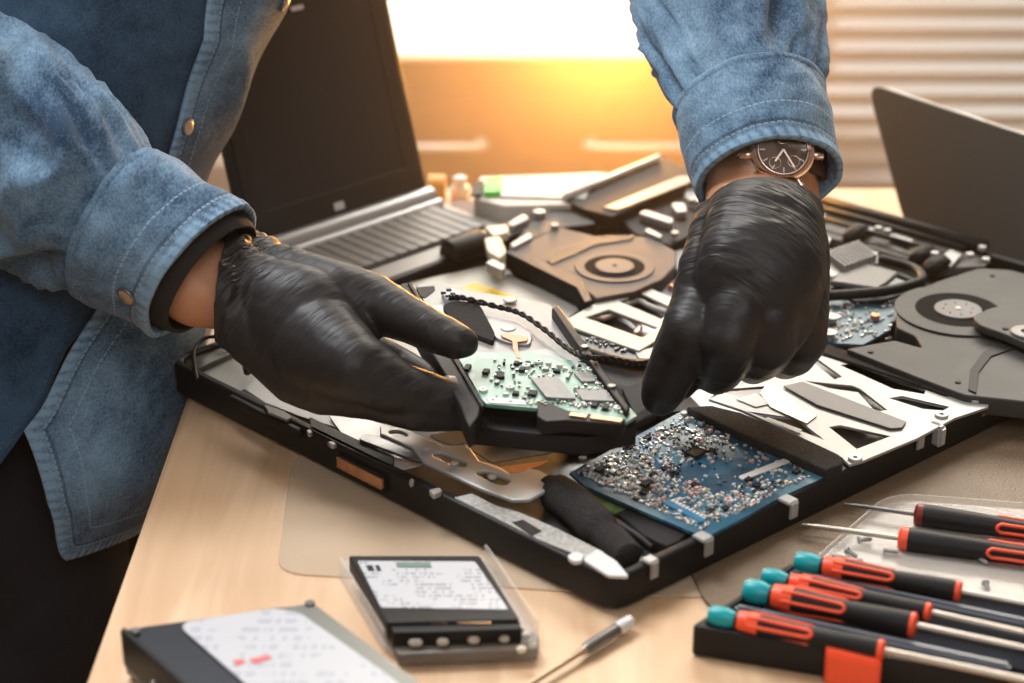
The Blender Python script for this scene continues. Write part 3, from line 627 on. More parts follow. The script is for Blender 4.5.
quadbox('chip', ((668, 466), (775, 466), (808, 506), (692, 502)), ZD + .0034, .002, CHIPG, pcb)
quadbox('chip', ((662, 406), (712, 402), (742, 434), (690, 436)), ZD + .0030, .0015, CHIPG, pcb)
quadbox('chip', ((378, 400), (402, 398), (412, 418), (388, 420)), ZD + .0034, .002, CHIPB, pcb)
quadbox('barcode_label', ((345, 490), (482, 504), (492, 520), (358, 512)), ZD + .0020, .0005, WHT, pcb, .0001)
cn = quadbox('connector', ((530, 520), (545, 500), (640, 540), (850, 572), (830, 592), (640, 575), (560, 580), (528, 560)), ZD + .0022, .007, BLK, pcb, .0006)
c0, c1 = P(*zd((648, 556))[0], ZD + .0026), P(*zd((832, 580))[0], ZD + .0026)
for i in range(22):
    if 7 <= i <= 8: continue
    box('contact', c0 + (c1 - c0) * ((i + .5) / 22), (.0013, .0034, .0012), GOLD, cn, rotz(math.atan2((c1 - c0).y, (c1 - c0).x)))
A_ = math.atan2((P(632, 418, ZD) - P(484, 402, ZD)).y, (P(632, 418, ZD) - P(484, 402, ZD)).x)
for q in ((335, 462), (432, 452), (720, 388), (797, 450), (820, 527), (535, 360), (490, 375)):
    s = disc('screw', P(*zd(q)[0], ZD + .0032), .0022, .0016, mat('screw_pale', (.62, .66, .58), .4, .3) if 'screw_pale' not in bpy.data.materials else bpy.data.materials['screw_pale'], pcb, n=18); disc('recess', P(*zd(q)[0], ZD + .0034), .0009, .0004, CHIPB, s, n=10)
for q, w, h, m in (((345, 402), 28, 22, CHIPB), ((385, 440), 18, 16, DSTEEL), ((452, 480), 26, 16, CHIPB), ((475, 395), 24, 18, CHIPB), ((512, 480), 36, 24, CHIPB), ((278, 388), 26, 30, BLK), ((560, 392), 26, 14, TIN), ((600, 400), 30, 12, CHIPB), ((575, 420), 20, 14, IVORY), ((640, 420), 14, 20, TIN), ((735, 522), 26, 20, CHIPB), ((775, 532), 26, 20, CHIPB), ((700, 522), 14, 12, TIN), ((495, 372), 22, 14, CHIPB), ((455, 372), 24, 16, CHIPB), ((410, 372), 10, 8, CHIPB), ((445, 415), 10, 8, CHIPB), ((570, 372), 24, 10, IVORY), ((610, 380), 26, 10, IVORY), ((385, 415), 22, 16, DSTEEL), ((682, 382), 14, 10, CHIPB)):
    box('component', P(*zd(q)[0], ZD + .0024), (w / 3.596 / 1960 * .8, h / 3.596 / 1960 * 1.5, .0017), m, pcb, rotz(A_), .0002)
bm = bmesh.new()
for k in range(420):
    q = (rnd.uniform(360, 850), rnd.uniform(350, 560))
    if q[1] < 350 + (q[0] - 400) * .13 or q[1] > 505 + (q[0] - 400) * .10 or (q[0] < 480 and rnd.random() < .6): continue
    if q[0] > 735 and (q[1] - 382) < (q[0] - 735) * 1.15: continue
    if 505 < q[0] < 665 and 418 < q[1] < 500: continue
    t0 = len(bm.faces); add_box(bm, P(*zd(q)[0], ZD + .0022), (rnd.choice((.0008, .0014)), rnd.choice((.0008, .0018)), .0009), rotz(A_)); bm.faces.ensure_lookup_table()
    for f in bm.faces[t0:]: f.material_index = rnd.choices(range(8), (24, 22, 22, 8, 3, 8, 12, 5))[0]
so = from_bm('solder_components', bm, cols, pcb); so['kind'] = 'stuff'
# caddy rails either side
rl = plate('caddy_rail', [zd((38, 82), (68, 80), (135, 180), (200, 290), (270, 400), (330, 520), (318, 560), (285, 600), (250, 520), (200, 420), (120, 290), (30, 130))], ZD + .002, .013, BLK, hd, .0012)
plate('rail_lip', [zd((64, 80), (78, 82), (340, 520), (330, 528))], ZD + .0034, .003, BLK, hd, .0004)
for q, r in (((232, 450), .0046), ((37, 115), .0036)):
    c = P(*zd(q)[0], ZD - .001); nn = Vector((-.80, -.52, .30)).normalized(); c = c + nn * .006
    s = lathe('side_screw', c - nn * .005, c, [(0, r), (.004, r), (.005, r * .7)], STEEL, hd, 20); lathe('recess', c - nn * .0001, c + nn * .0002, [(0, r * .35), (.0002, r * .3)], CHIPB, s, 10)
plate('caddy_rail', [zd((582, 172), (605, 160), (690, 280), (735, 345), (862, 525), (850, 545), (700, 345))], ZD + .0052, .010, BLK, hd, .001)
for q in ((700, 308), (797, 450)): s = disc('rail_screw', P(*zd(q)[0], ZD + .0064), .0022, .0012, DSTEEL, hd)
plate('caddy_front', [zd((320, 535), (345, 540), (560, 572), (700, 592), (880, 575), (885, 600), (700, 640), (300, 600))], ZD - .0085, .010, BLK2, hd, .001)
# twisted wire pair
wp = smoothpath([P(*zd(q)[0], z) for q, z in (((215, 135), ZD + .003), ((262, 136), ZD + .004), ((380, 166), ZD + .004), ((470, 192), ZD + .004), ((560, 252), ZD + .0045), ((640, 318), ZD + .005), ((705, 348), ZD + .008), ((790, 356), ZD + .004), ((880, 372), ZD - .012), ((935, 366), ZD - .02))], 14)
for ph in (0, PI):
    pts = []
    for i, p in enumerate(wp):
        d = (wp[min(i + 1, len(wp) - 1)] - wp[max(i - 1, 0)]).normalized(); x, y = axes(d); a = i * .75 + ph; pts.append(p + (x * math.cos(a) + y * math.sin(a)) * .0009)
    bm = bmesh.new(); add_tube(bm, pts, .00085, 8); from_bm('wire', bm, BLK, hd, True, True)

# ------------------------------------------------------------ open laptop behind
ol = root('open_laptop', P(430, 230, 0), 'open charcoal laptop with dark blank screen at back left', 'laptop')
g0, g1 = P(250, 252, .024), P(428, 194, .024); hx = (g1 - g0).normalized(); fy = Vector((hx.y, -hx.x, 0)); wid = (g1 - g0).length
dk0 = g0 - hx * .004; dk1 = g1 + hx * .004
plate('base', [[(dk0)[:2], (dk1)[:2], (dk1 + fy * .090)[:2], (dk0 + fy * .090)[:2]]], HP(.020), .017, DECKG, ol, .002, .008, px=False)
plate('palm_rest', [[(dk0 + fy * .070 + hx * .004)[:2], (dk1 + fy * .070 - hx * .004)[:2], (dk1 + fy * .087 - hx * .004)[:2], (dk0 + fy * .087 + hx * .004)[:2]]], HP(.0208), .0012, mat('palm_rest_grey', (.36, .33, .31), .4), ol, .0003, px=False)
kb = plate('keyboard_bed', [[(dk0 + fy * .018 + hx * .008)[:2], (dk1 + fy * .018 - hx * .008)[:2], (dk1 + fy * .067 - hx * .008)[:2], (dk0 + fy * .067 + hx * .008)[:2]]], HP(.0206), .001, mat('keyboard_bed_grey', (.13, .12, .115), .5), ol, .0002, px=False)
M3 = Matrix((hx, fy, Vector((0, 0, 1)))).transposed()
for r in range(5):
    nk = 14
    for k in range(nk):
        kw = (wid - .020) / nk
        box('key', dk0 + hx * (.014 + kw * (k + .5)) + fy * (.0235 + r * .0098) + Vector((0, 0, .0222 - dk0.z)), (kw * .86, .0084, .0022), mat('key_grey', (.2, .19, .18), .45) if 'key_grey' not in bpy.data.materials else bpy.data.materials['key_grey'], kb, M3, .0005)
for a, b in ((.15, .85),):
    lathe('hinge_bar', g0 + hx * wid * .0 + fy * .004, g0 + hx * wid + fy * .004, [(0, .0045), (.001, .0068), (wid - .001, .0068), (wid, .0045)], mat('hinge_silver', (.42, .42, .43), .35, .5), ol)
lathe('trim_bar', g0 + fy * .014 - Vector((0, 0, .002)), g1 + fy * .014 - Vector((0, 0, .002)), [(0, .002), (.001, .003), (wid - .001, .003), (wid, .002)], SILV, ol)
tilt = math.radians(16); upv = (Vector((0, 0, 1)) * math.cos(tilt) - fy * math.sin(tilt)).normalized()
LP = Pl(g0 + Vector((0, 0, .002)), hx, upv)
nl = 1 if LP.n.dot(-FWD) > 0 else -1
# lid rectangle in its own plane, height chosen from the photograph's upper edge
hh = .158
def lidq(x0, x1, y0, y1): return [(x0, y0), (x1, y0), (x1, y1), (x0, y1)]
Lp = LP if nl == 1 else Pl(g1 + Vector((0, 0, .002)), -hx, upv)
lid = plate('lid', [lidq(0, wid, 0, hh)], Lp.up(0), .008, BEZ, ol, .0015, .006, px=False)
plate('bezel', [lidq(.004, wid - .004, .004, hh - .004), lidq(.016, wid - .016, .020, hh - .016)], Lp.up(.0010), .0012, BEZ, ol, .0004, .003, px=False)
plate('screen', [lidq(.0155, wid - .0155, .0195, hh - .0155)], Lp.up(.0003), .0006, SCRN, ol, 0, px=False)
# small silver badge (a maker's mark too soft to read) under the screen
lc = Lp.hit(338, 206)
plate('badge', [rounded([(lc[0] - .0042, lc[1] - .0026), (lc[0] + .0042, lc[1] - .0026), (lc[0] + .0042, lc[1] + .0026), (lc[0] - .0042, lc[1] + .0026)], .0012)], Lp.up(.0016), .0006, SILV, ol, .0002, px=False)
lc = Lp.hit(296, 8)
plate('webcam', [rounded([(lc[0] - .005, lc[1] - .0016), (lc[0] + .005, lc[1] - .0016), (lc[0] + .005, lc[1] + .0016), (lc[0] - .005, lc[1] + .0016)], .001)], Lp.up(.0016), .0006, SILV, ol, .0002, px=False)

# ------------------------------------------------------------ silver laptop lid standing at back right
sl = root('silver_laptop', P(930, 236, 0), 'silver grey laptop with rounded lid standing open at back right, seen from behind', 'laptop')
s0 = P(903, 226, .004); s1 = P(1090, 285, .004); sx = (s1 - s0).normalized(); sn = Vector((sx.y, -sx.x, 0)); 
if sn.y > 0: sn = -sn
upt = (Vector((0, 0, 1)) * math.cos(math.radians(14)) + sn * math.sin(math.radians(14)) * -1).normalized()
SPn = Pl(s0, sx, upt)
q = [SPn.hit(*p) for p in ((905, 229), (866, 82), (1150, 176), (1150, 306))]
GRYL = mat('lid_grey', (.085, .080, .074), .42, .3, var=.04, vs=10)
wsl = .30; hsl = .098
top0, top1 = q[1], q[2]
pts = [q[0], q[1], (q[2][0], q[2][1]), (q[3][0], q[3][1])]
plate('lid', [rounded(pts[1:2], 0) if 0 else rounded(pts, .016, 8)], SPn.up(0), .004, GRYL, sl, .0008, px=False)
plate('lid_edge', [rounded(pts, .016, 8)], SPn.up(-.004), .003, mat('lid_edge_light', (.80, .76, .66), .4, .2), sl, .0006, px=False)
n0 = SPn.n if SPn.n.y > 0 else -SPn.n
fwd2 = Vector((n0.x, n0.y, 0)).normalized()
e = [s0 + fwd2 * .01, s0 + fwd2 * .21, s0 + sx * .29 + fwd2 * .21, s0 + sx * .29 + fwd2 * .01]
plate('base', [[p[:2] for p in e]], HP(.012), .012, mat('base_silver', (.45, .44, .42), .4, .4), sl, .002, .012, px=False)
# ------------------------------------------------------------ things on the table in front
z5, zs, zt7 = crop(100, 530, 3.012), crop(330, 530, 2.926), crop(680, 480, 2.977)
# desktop hard drive at the lower left
hz = .024
a, b, c = P(119, 629, hz), P(313, 602, hz), P(412, 676, hz)
u = (b - a).normalized(); v = (c - b).normalized()
h3 = root('hard_drive', (a + v * .06) * 1 - Vector((0, 0, hz)), 'large dark desktop hard drive with white label lying at the lower left', 'hard drive')
wd = (b - a).length
def hq(x, y): return (a + u * x + v * y)[:2]
plate('casing', [[hq(0, 0), hq(wd, 0), hq(wd, .13), hq(0, .13)]], HP(hz), .022, mat('navy_black_casing', (.018, .022, .030), .35, bump=.1, bs=300), h3, .0016, .004, px=False)
plate('cover_plate', [[hq(wd * .70, .001), hq(wd - .001, .003), hq(wd - .001, .127), hq(wd * .55, .127)]], HP(hz + .0008), .0018, mat('grey_cover_paint', (.20, .205, .19), .35, .3), h3, .0004, .003, px=False)
lb = [P(*p, hz + .0010) for p in z5((248, 288), (262, 276), (520, 236), (600, 248), (862, 432), (1060, 590), (700, 690), (250, 300))]
DLAB = label_mat('desktop_drive_label', 0, None, 1, 1, (.35, .36, .42), seed=3.2, lines=16)
hl = plate('label', [rounded([p[:2] for p in lb], .003)], HP(hz + .0011), .0005, DLAB, h3, .0001, px=False, uv=True)
hl['label'] = 'white printed label with a small red mark'
plate('print_mark', [z5((400, 392), (430, 388), (440, 398), (410, 408))], hz + .0014, .0003, mat('red_print', (.6, .12, .12), .5), hl)
plate('print_mark', [z5((450, 388), (510, 376), (518, 386), (462, 402))], hz + .0014, .0003, bpy.data.materials['red_print'], hl)
for x, y in ((wd - .003, .003), (.004, .006), (wd - .003, .10)):
    p = Vector((*hq(x, y), hz + .002)); s = disc('corner_screw', p, .0022, .0026, DSTEEL, h3, n=16)
plate('side_rail', [[hq(-.0012, .004), hq(.0016, .001), hq(.0016, .128), hq(-.0012, .128)]], HP(hz + .0016), .018, BLK, h3, .0006, px=False)
for y in (.03, .075): 
    q = Vector((*hq(-.0008, y), .012)); lathe('mounting_hole', q, q - u * .001, [(0, .0022), (.001, .002)], DSTEEL, h3, 14)
# 2.5 inch drive in a clear caddy
s25 = root('solid_state_drive', P(440, 600, 0), 'small black drive with white label in a clear plastic caddy, lower middle', 'drive')
SZ = .017
plate('casing', [zs((53, 74), (438, 74), (556, 262), (166, 272))], SZ, .009, BLK, s25, .0008, .002)
SLAB = label_mat('small_drive_label', 0, None, 1, 1, (.20, .22, .25), seed=8.7, lines=13)
lb2 = plate('label', [rounded(zs((80, 90), (424, 92), (522, 232), (150, 226)), 2)], SZ + .0004, .0005, SLAB, s25, 0, uv=True)
plate('label_band', [zs((192, 94), (292, 95), (298, 108), (198, 107))], SZ + .0008, .0003, mat('dull_green_print', (.12, .20, .16), .5), lb2)
for q in ((106, 103, 124, 103, 130, 118, 112, 118), (132, 103, 144, 103, 150, 118, 138, 118)): plate('print_block', [zs(*zip(q[::2], q[1::2]))], SZ + .0008, .0003, CHIPB, lb2)
plate('socket_end', [zs((160, 228), (528, 236), (556, 268), (560, 290), (185, 300))], SZ - .0015, .0085, BLK, s25, .0006)
for x0_, x1_ in ((288, 345), (372, 472)):
    for k in range(int((x1_ - x0_) / 9)): plate('contact', [zs((x0_ + k * 9, 256), (x0_ + k * 9 + 5, 256), (x0_ + k * 9 + 8, 272), (x0_ + k * 9 + 3, 272))], SZ - .0006, .0008, GOLD, s25)
cd = plate('caddy', [zs((22, 112), (60, 74), (450, 72), (612, 300), (614, 350), (190, 362), (150, 330))], .0035, .0028, CLEAR, s25, .0006, .003)
for qa, qb in (((30, 112), (160, 330)), ((455, 76), (608, 300))):
    p0, p1 = P(*zs(qa)[0], .006), P(*zs(qb)[0], .006); dd = p1 - p0
    box('caddy_wall', (p0 + p1) / 2, (dd.length, .0016, .013), CLEAR, s25, rotz(math.atan2(dd.y, dd.x)), .0004)
plate('caddy_latch', [zs((180, 318), (596, 296), (612, 318), (606, 345), (200, 362))], .0085, .0065, mat('smoky_latch', (.22, .19, .16), .2, alpha=.6), s25, .0008)
for q, w in (((232, 300), 36), ((500, 292), 44), ((548, 290), 40), ((250, 330), 40), ((330, 328), 34), ((420, 322), 34), ((510, 318), 30), ((560, 350), 26), ((575, 310), 24)):
    box('latch_clip', P(*zs(q)[0], .0110), (w / 2.926 / 2300, .0030, .0030), rnd.choice((TIN, IVORY)) if q[1] < 312 or q[0] == 560 else mat('latch_beige', (.45, .40, .33), .3) if 'latch_beige' not in bpy.data.materials else bpy.data.materials['latch_beige'], s25, rotz(0), .0008)
# loose screwdriver blade
rp0, rp1 = P(629, 622, .005), P(470, 722, .003)
rt = root('screwdriver_bit', P(550, 672, 0), 'thin loose steel screwdriver bit lying in front of the laptop corner', 'screwdriver bit')
L_ = (rp1 - rp0).length
lathe('shank', rp0, rp1, [(.010, .0022), (.030, .0021), (.034, .0013), (L_ * .45, .0013), (L_, .0012)], mat('warm_steel', (.50, .40, .30), .3, .9), rt, 16)
lathe('sleeve', rp0, rp1, [(.006, .0028), (.028, .0028), (.030, .0020)], DSTEEL, rt, 16)
lathe('tip_head', rp0, rp1, [(-.002, .0018), (-.001, .0030), (.006, .0034), (.008, .0030)], SILV, rt, 16)
# ------------------------------------------------------------ screwdriver tray
TZ = .0155
tr = root('screwdriver_tray', P(850, 640, 0), 'black open screwdriver case with grey grooved insert at lower right', 'screwdriver case')
t0, t1 = P(690, 626, TZ), P(793, 561, TZ)
tb_ = (t1 - t0).normalized(); tf = (P(824, 648, TZ) - t0).normalized()
WT, LT = .074, .24
def tq(x, y): return (t0 + tf * x + tb_ * y)[:2]
plate('tray', [[tq(0, 0), tq(LT, 0), tq(LT, WT), tq(0, WT)], [tq(.004, .004), tq(LT - .004, .004), tq(LT - .004, WT - .004), tq(.004, WT - .004)]], HP(TZ), TZ - .0005, BLK, tr, .0012, .004, px=False)
plate('tray_floor', [[tq(.002, .002), tq(LT - .002, .002), tq(LT - .002, WT - .002), tq(.002, WT - .002)]], HP(.004), .0035, BLK2, tr, 0, px=False)
# sloped lighter ridges between the handles
drv = [((717, 616), (885, 651), 11), ((752, 591), (917, 626), 13), ((770, 577), (932, 613), 9.5), ((803, 562), (962, 592), 11)]
DZ = .0185
for k, (qa, qb) in enumerate((((735, 612), (1010, 672)), ((765, 596), (1030, 655)), ((790, 577), (1040, 630)), ((800, 568), (1050, 612)))):
    p0, p1 = P(*qa, .012), P(*qb, .012); d = p1 - p0
    g = box('tray_ridge', (p0 + p1) / 2 - Vector((0, 0, .002)), (d.length, .0045, .012), TRAYT, tr, rotz(math.atan2(d.y, d.x)), .0014)
for x in (.155, .185): plate('cross_bar', [[tq(x, .006), tq(x + .010, .006), tq(x + .010, WT - .006), tq(x, WT - .006)]], HP(.0152), .010, BLK2 if x < .17 else TRAYT, tr, .0006, px=False)
plate('case_latch', [[(p[:2]) for p in (P(826, 647, TZ + .002), P(878, 658, TZ + .002), P(884, 651, TZ + .002), P(833, 641, TZ + .002))]], HP(TZ + .0022), .0160, ORNG, tr, .0006, px=False)
q0, q1 = P(826, 649, TZ), P(880, 661, TZ); d = q1 - q0
box('latch_face', (q0 + q1) / 2 - Vector((0, 0, .0065)) - Vector((0, .003, 0)), (d.length, .004, .016), ORNG, tr, rotz(math.atan2(d.y, d.x)), .001)
def driver(p0, p1, r, label, cap=True, group=None, shaft=.075, inlay_at=(.10, .55), up=Vector((0, 0, 1)), flip=False, sr=.0016, tip_dark=False, colm=None):
    """precision screwdriver: p0 = cap end, p1 = collar end, r handle radius"""
    d = (p1 - p0); L = d.length; x = d.normalized(); y = up.cross(x).normalized(); z = x.cross(y)
    R = Matrix((x, y, z)).transposed()
    rt = root('screwdriver', p0, label, 'screwdriver', group, R)
    M = ROOTM[rt.name]
    W = lambda t, a=0, b=0: M @ Vector((t, a, b))
    X0, X1 = W(0), W(1)
    lathe('handle', X0, X1, [(.006, r * .55), (.009, r * .78), (.016, r * .92), (L * .30, r * .95), (L * .42, r * .86), (L * .55, r * .80), (L * .70, r * .90), (L * .93, r * 1.0), (L * .965, r * .95), (L * .975, r * .7)], BLK, rt, 28)
    if cap:
        lathe('cap', X0, X1, [(-.004, r * .35), (-.0035, r * .75), (-.001, r * .95), (.004, r * .95), (.0065, r * .80), (.009, r * .62), (.010, r * .55)], TEAL, rt, 24)
    c = lathe('collar', X0, X1, [(L * .955, r * .75), (L * .96, r * .98), (L * .985, r * .98), (L * .997, r * .75), (L, r * .4)], colm or ORNG, rt, 24)
    lathe('blade', X0, X1, [(L * .98, sr * 1.0), (L + shaft * .85, sr), (L + shaft * .9, sr * .6), (L + shaft, sr * .45)], DSTEEL if tip_dark else SHAFT, rt, 14)
    # orange rubber inlays: long loops wrapped on the sides of the grip
    def rad(t):
        pr = [(.006, .55), (.009, .78), (.016, .92), (L * .30, .95), (L * .42, .86), (L * .55, .80), (L * .70, .90)]
        for (ta, ra), (tb2, rb) in zip(pr, pr[1:]):
            if ta <= t <= tb2: return r * (ra + (rb - ra) * (t - ta) / (tb2 - ta))
        return r * .9
    lathe('grip_band', X0, X1, [(.0095, r * .84), (.011, r * .92), (.0165, r * .985), (.0185, r * .97), (.0195, r * .8)], ORNG, rt, 24)
    for a0 in (20, 140, 260):
        bm = bmesh.new(); pts = []
        ta, tb2, hw = .014, L * inlay_at[1], 24
        path = [(ta, -hw)] + [(ta + (tb2 - ta) * i / 10, -hw) for i in range(1, 11)] + [(tb2 + .0015, -hw * .5), (tb2 + .002, 0), (tb2 + .0015, hw * .5)] + [(tb2 - (tb2 - ta) * i / 10, hw) for i in range(0, 11)]
        for t, an in path:
            w = math.radians(a0 + an); rr = rad(min(t, L * .69)) + .0001; pts.append(W(t, rr * math.cos(w), rr * math.sin(w)))
        add_tube(bm, pts, .00085, 8); from_bm('grip_inlay', bm, ORNG, rt, True, True)
    return rt
sl_ = ['black screwdriver with teal cap lying in the front groove of the case', 'teal capped screwdriver with the widest cap, second groove from the front', 'teal capped screwdriver partly hidden behind the wide capped one', 'teal capped screwdriver lying along the rear edge of the case']
for (qa, qb, r), lb_ in zip(drv, sl_):
    d_ = depth(P(*qa, DZ)); driver(P(*qa, DZ), P(*qb, DZ), r * d_ / F * 1.0, lb_, True, None, .085)
driver(P(1150, 549, .010), P(914, 514, .0085), 12 * .90 / F, 'black screwdriver with dark red collar, farther of the two lying loose', False, None, .034, (.1, .62), sr=.0011, tip_dark=True, colm=mat('dark_red_rubber', (.16, .012, .012), .4))
driver(P(1150, 574, .0085), P(898, 538, .0085), 12.5 * .88 / F, 'black screwdriver with bright orange collar, nearer of the two lying loose', False, None, .046, (.1, .62), sr=.0013)
# clear tray lid lying open with loose screws in it
cl = root('clear_tray', P(930, 550, 0), 'clear shallow plastic tray holding loose small screws', 'tray')
ow = [(812, 566), (880, 506), (905, 500), (1060, 512), (1110, 640)]
plate('tray_base', [ow], .0040, .0009, CLEAR, cl, 0, .006)
cw = [Vector(HP(.004).hit(*p)) for p in ow]; cc = sum(cw, Vector((0, 0))) / len(cw)
plate('tray_wall', [[tuple(p) for p in cw], [tuple(cc + (p - cc) * .975) for p in cw]], HP(.008), .0045, CLEAR, cl, .0003, .006, px=False)
def screw_parts(rt, M):
    W = lambda t: M @ Vector((t, 0, 0))
    lathe('screw_head', W(0), W(1), [(0, .0009), (.0002, .0017), (.0010, .0019), (.0012, .0012)], TIN, rt, 14)
    prof = [(.0011, .0009)]
    for i in range(9): prof += [(.0014 + i * .0006, .0011), (.0017 + i * .0006, .0008)]
    lathe('screw_shank', W(0), W(1), prof + [(.0072, .0005)], TIN, rt, 12)
scs = [((858, 540), (875, 539), 'dark based screw beside the tip of the nearer loose screwdriver'), ((830, 556), (850, 558), 'small steel screw at the left end of the clear tray'), ((846, 550), (856, 556), 'small steel screw standing tilted among the left screws'), ((849, 562), (872, 559), 'small steel screw lying nearest the rear edge of the case'),
       ((883, 550), (902, 553), 'small steel screw lying below the orange collar'), ((976, 556), (990, 565), 'small steel screw lying under the grip of the loose screwdriver'), ((985, 582), (990, 595), 'small steel screw upright near the rear teal capped driver'), ((1016, 558), (1026, 566), 'small steel screw at the right edge of the picture')]
first = None
for (qa, qb, lb_) in scs:
    p0, p1 = P(*qa, .0060), P(*qb, .0056); x = (p1 - p0).normalized(); y = Vector((0, 0, 1)).cross(x).normalized(); R = Matrix((x, y, x.cross(y))).transposed()
    if first is None:
        first = root('screw', p0, lb_, 'screw', 'loose screws in the clear tray', R); screw_parts(first, ROOTM[first.name]); kids = list(first.children)
    else:
        o = first.copy(); COL.objects.link(o); o.matrix_world = Matrix.Translation(p0) @ R.to_4x4(); tag(o, lb_)
        for k in kids:
            kc = k.copy(); COL.objects.link(kc); kc.parent = o
# ------------------------------------------------------------ things at the back of the table
pk = root('parts_box', P(560, 190, 0), 'pale flat box with a green tab at the back of the table', 'box')
plate('carton', [[p for p in ((504, 206), (474, 198), (480, 176), (602, 172), (640, 180), (592, 204))]], .030, .029, mat('pale_card', (.62, .60, .55), .6), pk, .001)
plate('paper', [[(500, 196), (508, 178), (600, 172), (585, 198)]], .0315, .001, WHT, pk, .0002)
plate('green_tab', [[(484, 192), (486, 178), (502, 175), (500, 191)]], .034, .004, mat('bright_green', (.15, .75, .12), .5), pk, .0006)
plate('dark_window', [[(470, 195), (474, 182), (484, 180), (482, 194)]], .0325, .002, CHIPB, pk, .0003)
tag(plate('dark_tray', [[(440, 214), (455, 200), (640, 196), (610, 222), (480, 226)]], .010, .009, mat('maroon_brown_plastic', (.07, .03, .022), .5), None, .0008), 'dark low tray on the table in front of the pale box', 'tray')
oc = root('orange_tape', P(436, 198, 0), 'orange and yellow tape roll beside the open laptop hinge', 'tape roll')
c = P(437, 194, .012); lathe('roll', c + Vector((-.006, 0, 0)), c + Vector((.006, 0, 0)), [(0, .008), (0.0002, .014), (.012, .014), (.0122, .008)], mat('orange_tape_mat', (.75, .32, .04), .5), oc, 28)
lathe('core', c + Vector((-.0065, 0, 0)), c + Vector((.0065, 0, 0)), [(0, .006), (0.0002, .0078), (.013, .0078), (.0132, .006)], IVORY, oc, 20)
c = P(458, 190, .010); bb = root('small_bottle', P(458, 198, 0), 'small pale bottle standing beside the orange tape', 'bottle')
lathe('bottle_body', P(460, 197, 0), P(460, 197, 0) + Vector((0, 0, 1)), [(0, .006), (.0015, .007), (.008, .007), (.010, .004), (.011, .004)], IVORY, bb, 20)
lathe('bottle_cap', P(460, 197, 0) + Vector((0, 0, .011)), P(460, 197, 0) + Vector((0, 0, 1)), [(0, .0045), (.0008, .005), (.004, .005), (.005, .003)], WHT, bb, 20)
# ------------------------------------------------------------ the person
_ico = None
def ico():
    global _ico
    if _ico is None:
        bm = bmesh.new(); bmesh.ops.create_icosphere(bm, subdivisions=3, radius=1); bm.verts.ensure_lookup_table()
        _ico = ([v.co.copy() for v in bm.verts], [[v.index for v in f.verts] for f in bm.faces]); bm.free()
    return _ico
def blob(name, chains, vox, sm, m, parent, disp=None, fl_dir=None):
    """one continuous skin over chains of (point, radius[, flatness along the flat direction])"""
    vs, fs = ico(); V = []; Fc = []
    fd = (fl_dir or FWD).normalized()
    for ch in chains:
        for (a, b) in zip(ch, ch[1:]) if len(ch) > 1 else [(ch[0], ch[0])]:
            pa, ra, pb, rb = a[0], a[1], b[0], b[1]; fa = a[2] if len(a) > 2 else 1; fb = b[2] if len(b) > 2 else 1
            L = (pb - pa).length; n = max(1, int(L / (min(ra, rb) * .16)))
            for i in range(n + 1):
                t = i / n; c = pa.lerp(pb, t); r = ra + (rb - ra) * t; fl = fa + (fb - fa) * t; k = len(V)
                for v in vs:
                    w = v * r; V.append(c + w - fd * (w.dot(fd) * (1 - fl)))
                Fc += [[j + k for j in f] for f in fs]
    me = bpy.data.meshes.new(name); me.from_pydata(V, [], Fc); me.update()
    o = link(name, me, None, parent)
    md = o.modifiers.new('r', 'REMESH'); md.mode = 'VOXEL'; md.voxel_size = vox
    md = o.modifiers.new('s', 'SMOOTH'); md.factor = .5; md.iterations = sm
    modded(o)
    me = o.data; me.materials.clear(); me.materials.append(m)
    M = ROOTM.get(rootof(o).name, Matrix.Identity(4)); Mi = M.inverted()
    if disp:
        cs = [(v.co.copy(), v.normal.copy()) for v in me.vertices]
        me.vertices.foreach_set('co', [x for c, nrm in cs for x in (Mi @ (M @ c + nrm * disp(M @ c, nrm)))])
        me.update()
    return o
def NZ(p, z, r, fl=1.):
    w = P(px := p[0], p[1], z); return (w, r * depth(w) / F, fl)
def ND(p, d, r, fl=1.): return (Q(p[0], p[1], d), r * d / F, fl)
# hand skeletons: (pixel, height above the table, pixel radius)
LH = [
    [NZ((204, 270), .104, 34, .8), NZ((236, 286), .098, 38, .8), NZ((262, 305), .090, 48, .7), NZ((300, 325), .084, 60, .6), NZ((322, 345), .074, 58, .6)],
    [NZ((238, 264), .100, 26), NZ((285, 285), .096, 36, .8), NZ((330, 300), .092, 36, .8)],
    [NZ((225, 306), .092, 30, .8), NZ((262, 338), .078, 34, .7), NZ((300, 368), .064, 38, .8), NZ((322, 384), .058, 31)],
    [NZ((322, 384), .058, 31), NZ((372, 392), .054, 28), NZ((418, 407), .050, 25), NZ((462, 412), .046, 19.5)],
    [NZ((318, 345), .078, 50, .7), NZ((352, 366), .074, 37, .9), NZ((400, 388), .062, 26), NZ((445, 400), .054, 22), NZ((474, 404), .050, 16)],
    [NZ((290, 285), .096, 38, .8), NZ((335, 296), .094, 36, .85), NZ((372, 303), .090, 30), NZ((405, 318), .086, 24), NZ((432, 331), .082, 21.5), NZ((456, 341), .079, 18.5), NZ((464, 343), .078, 15)],
    [NZ((372, 350), .058, 18), NZ((402, 362), .052, 14), NZ((430, 380), .050, 15), NZ((448, 392), .048, 14)],
    [NZ((378, 372), .050, 16), NZ((420, 378), .046, 13), NZ((452, 398), .046, 13)]]
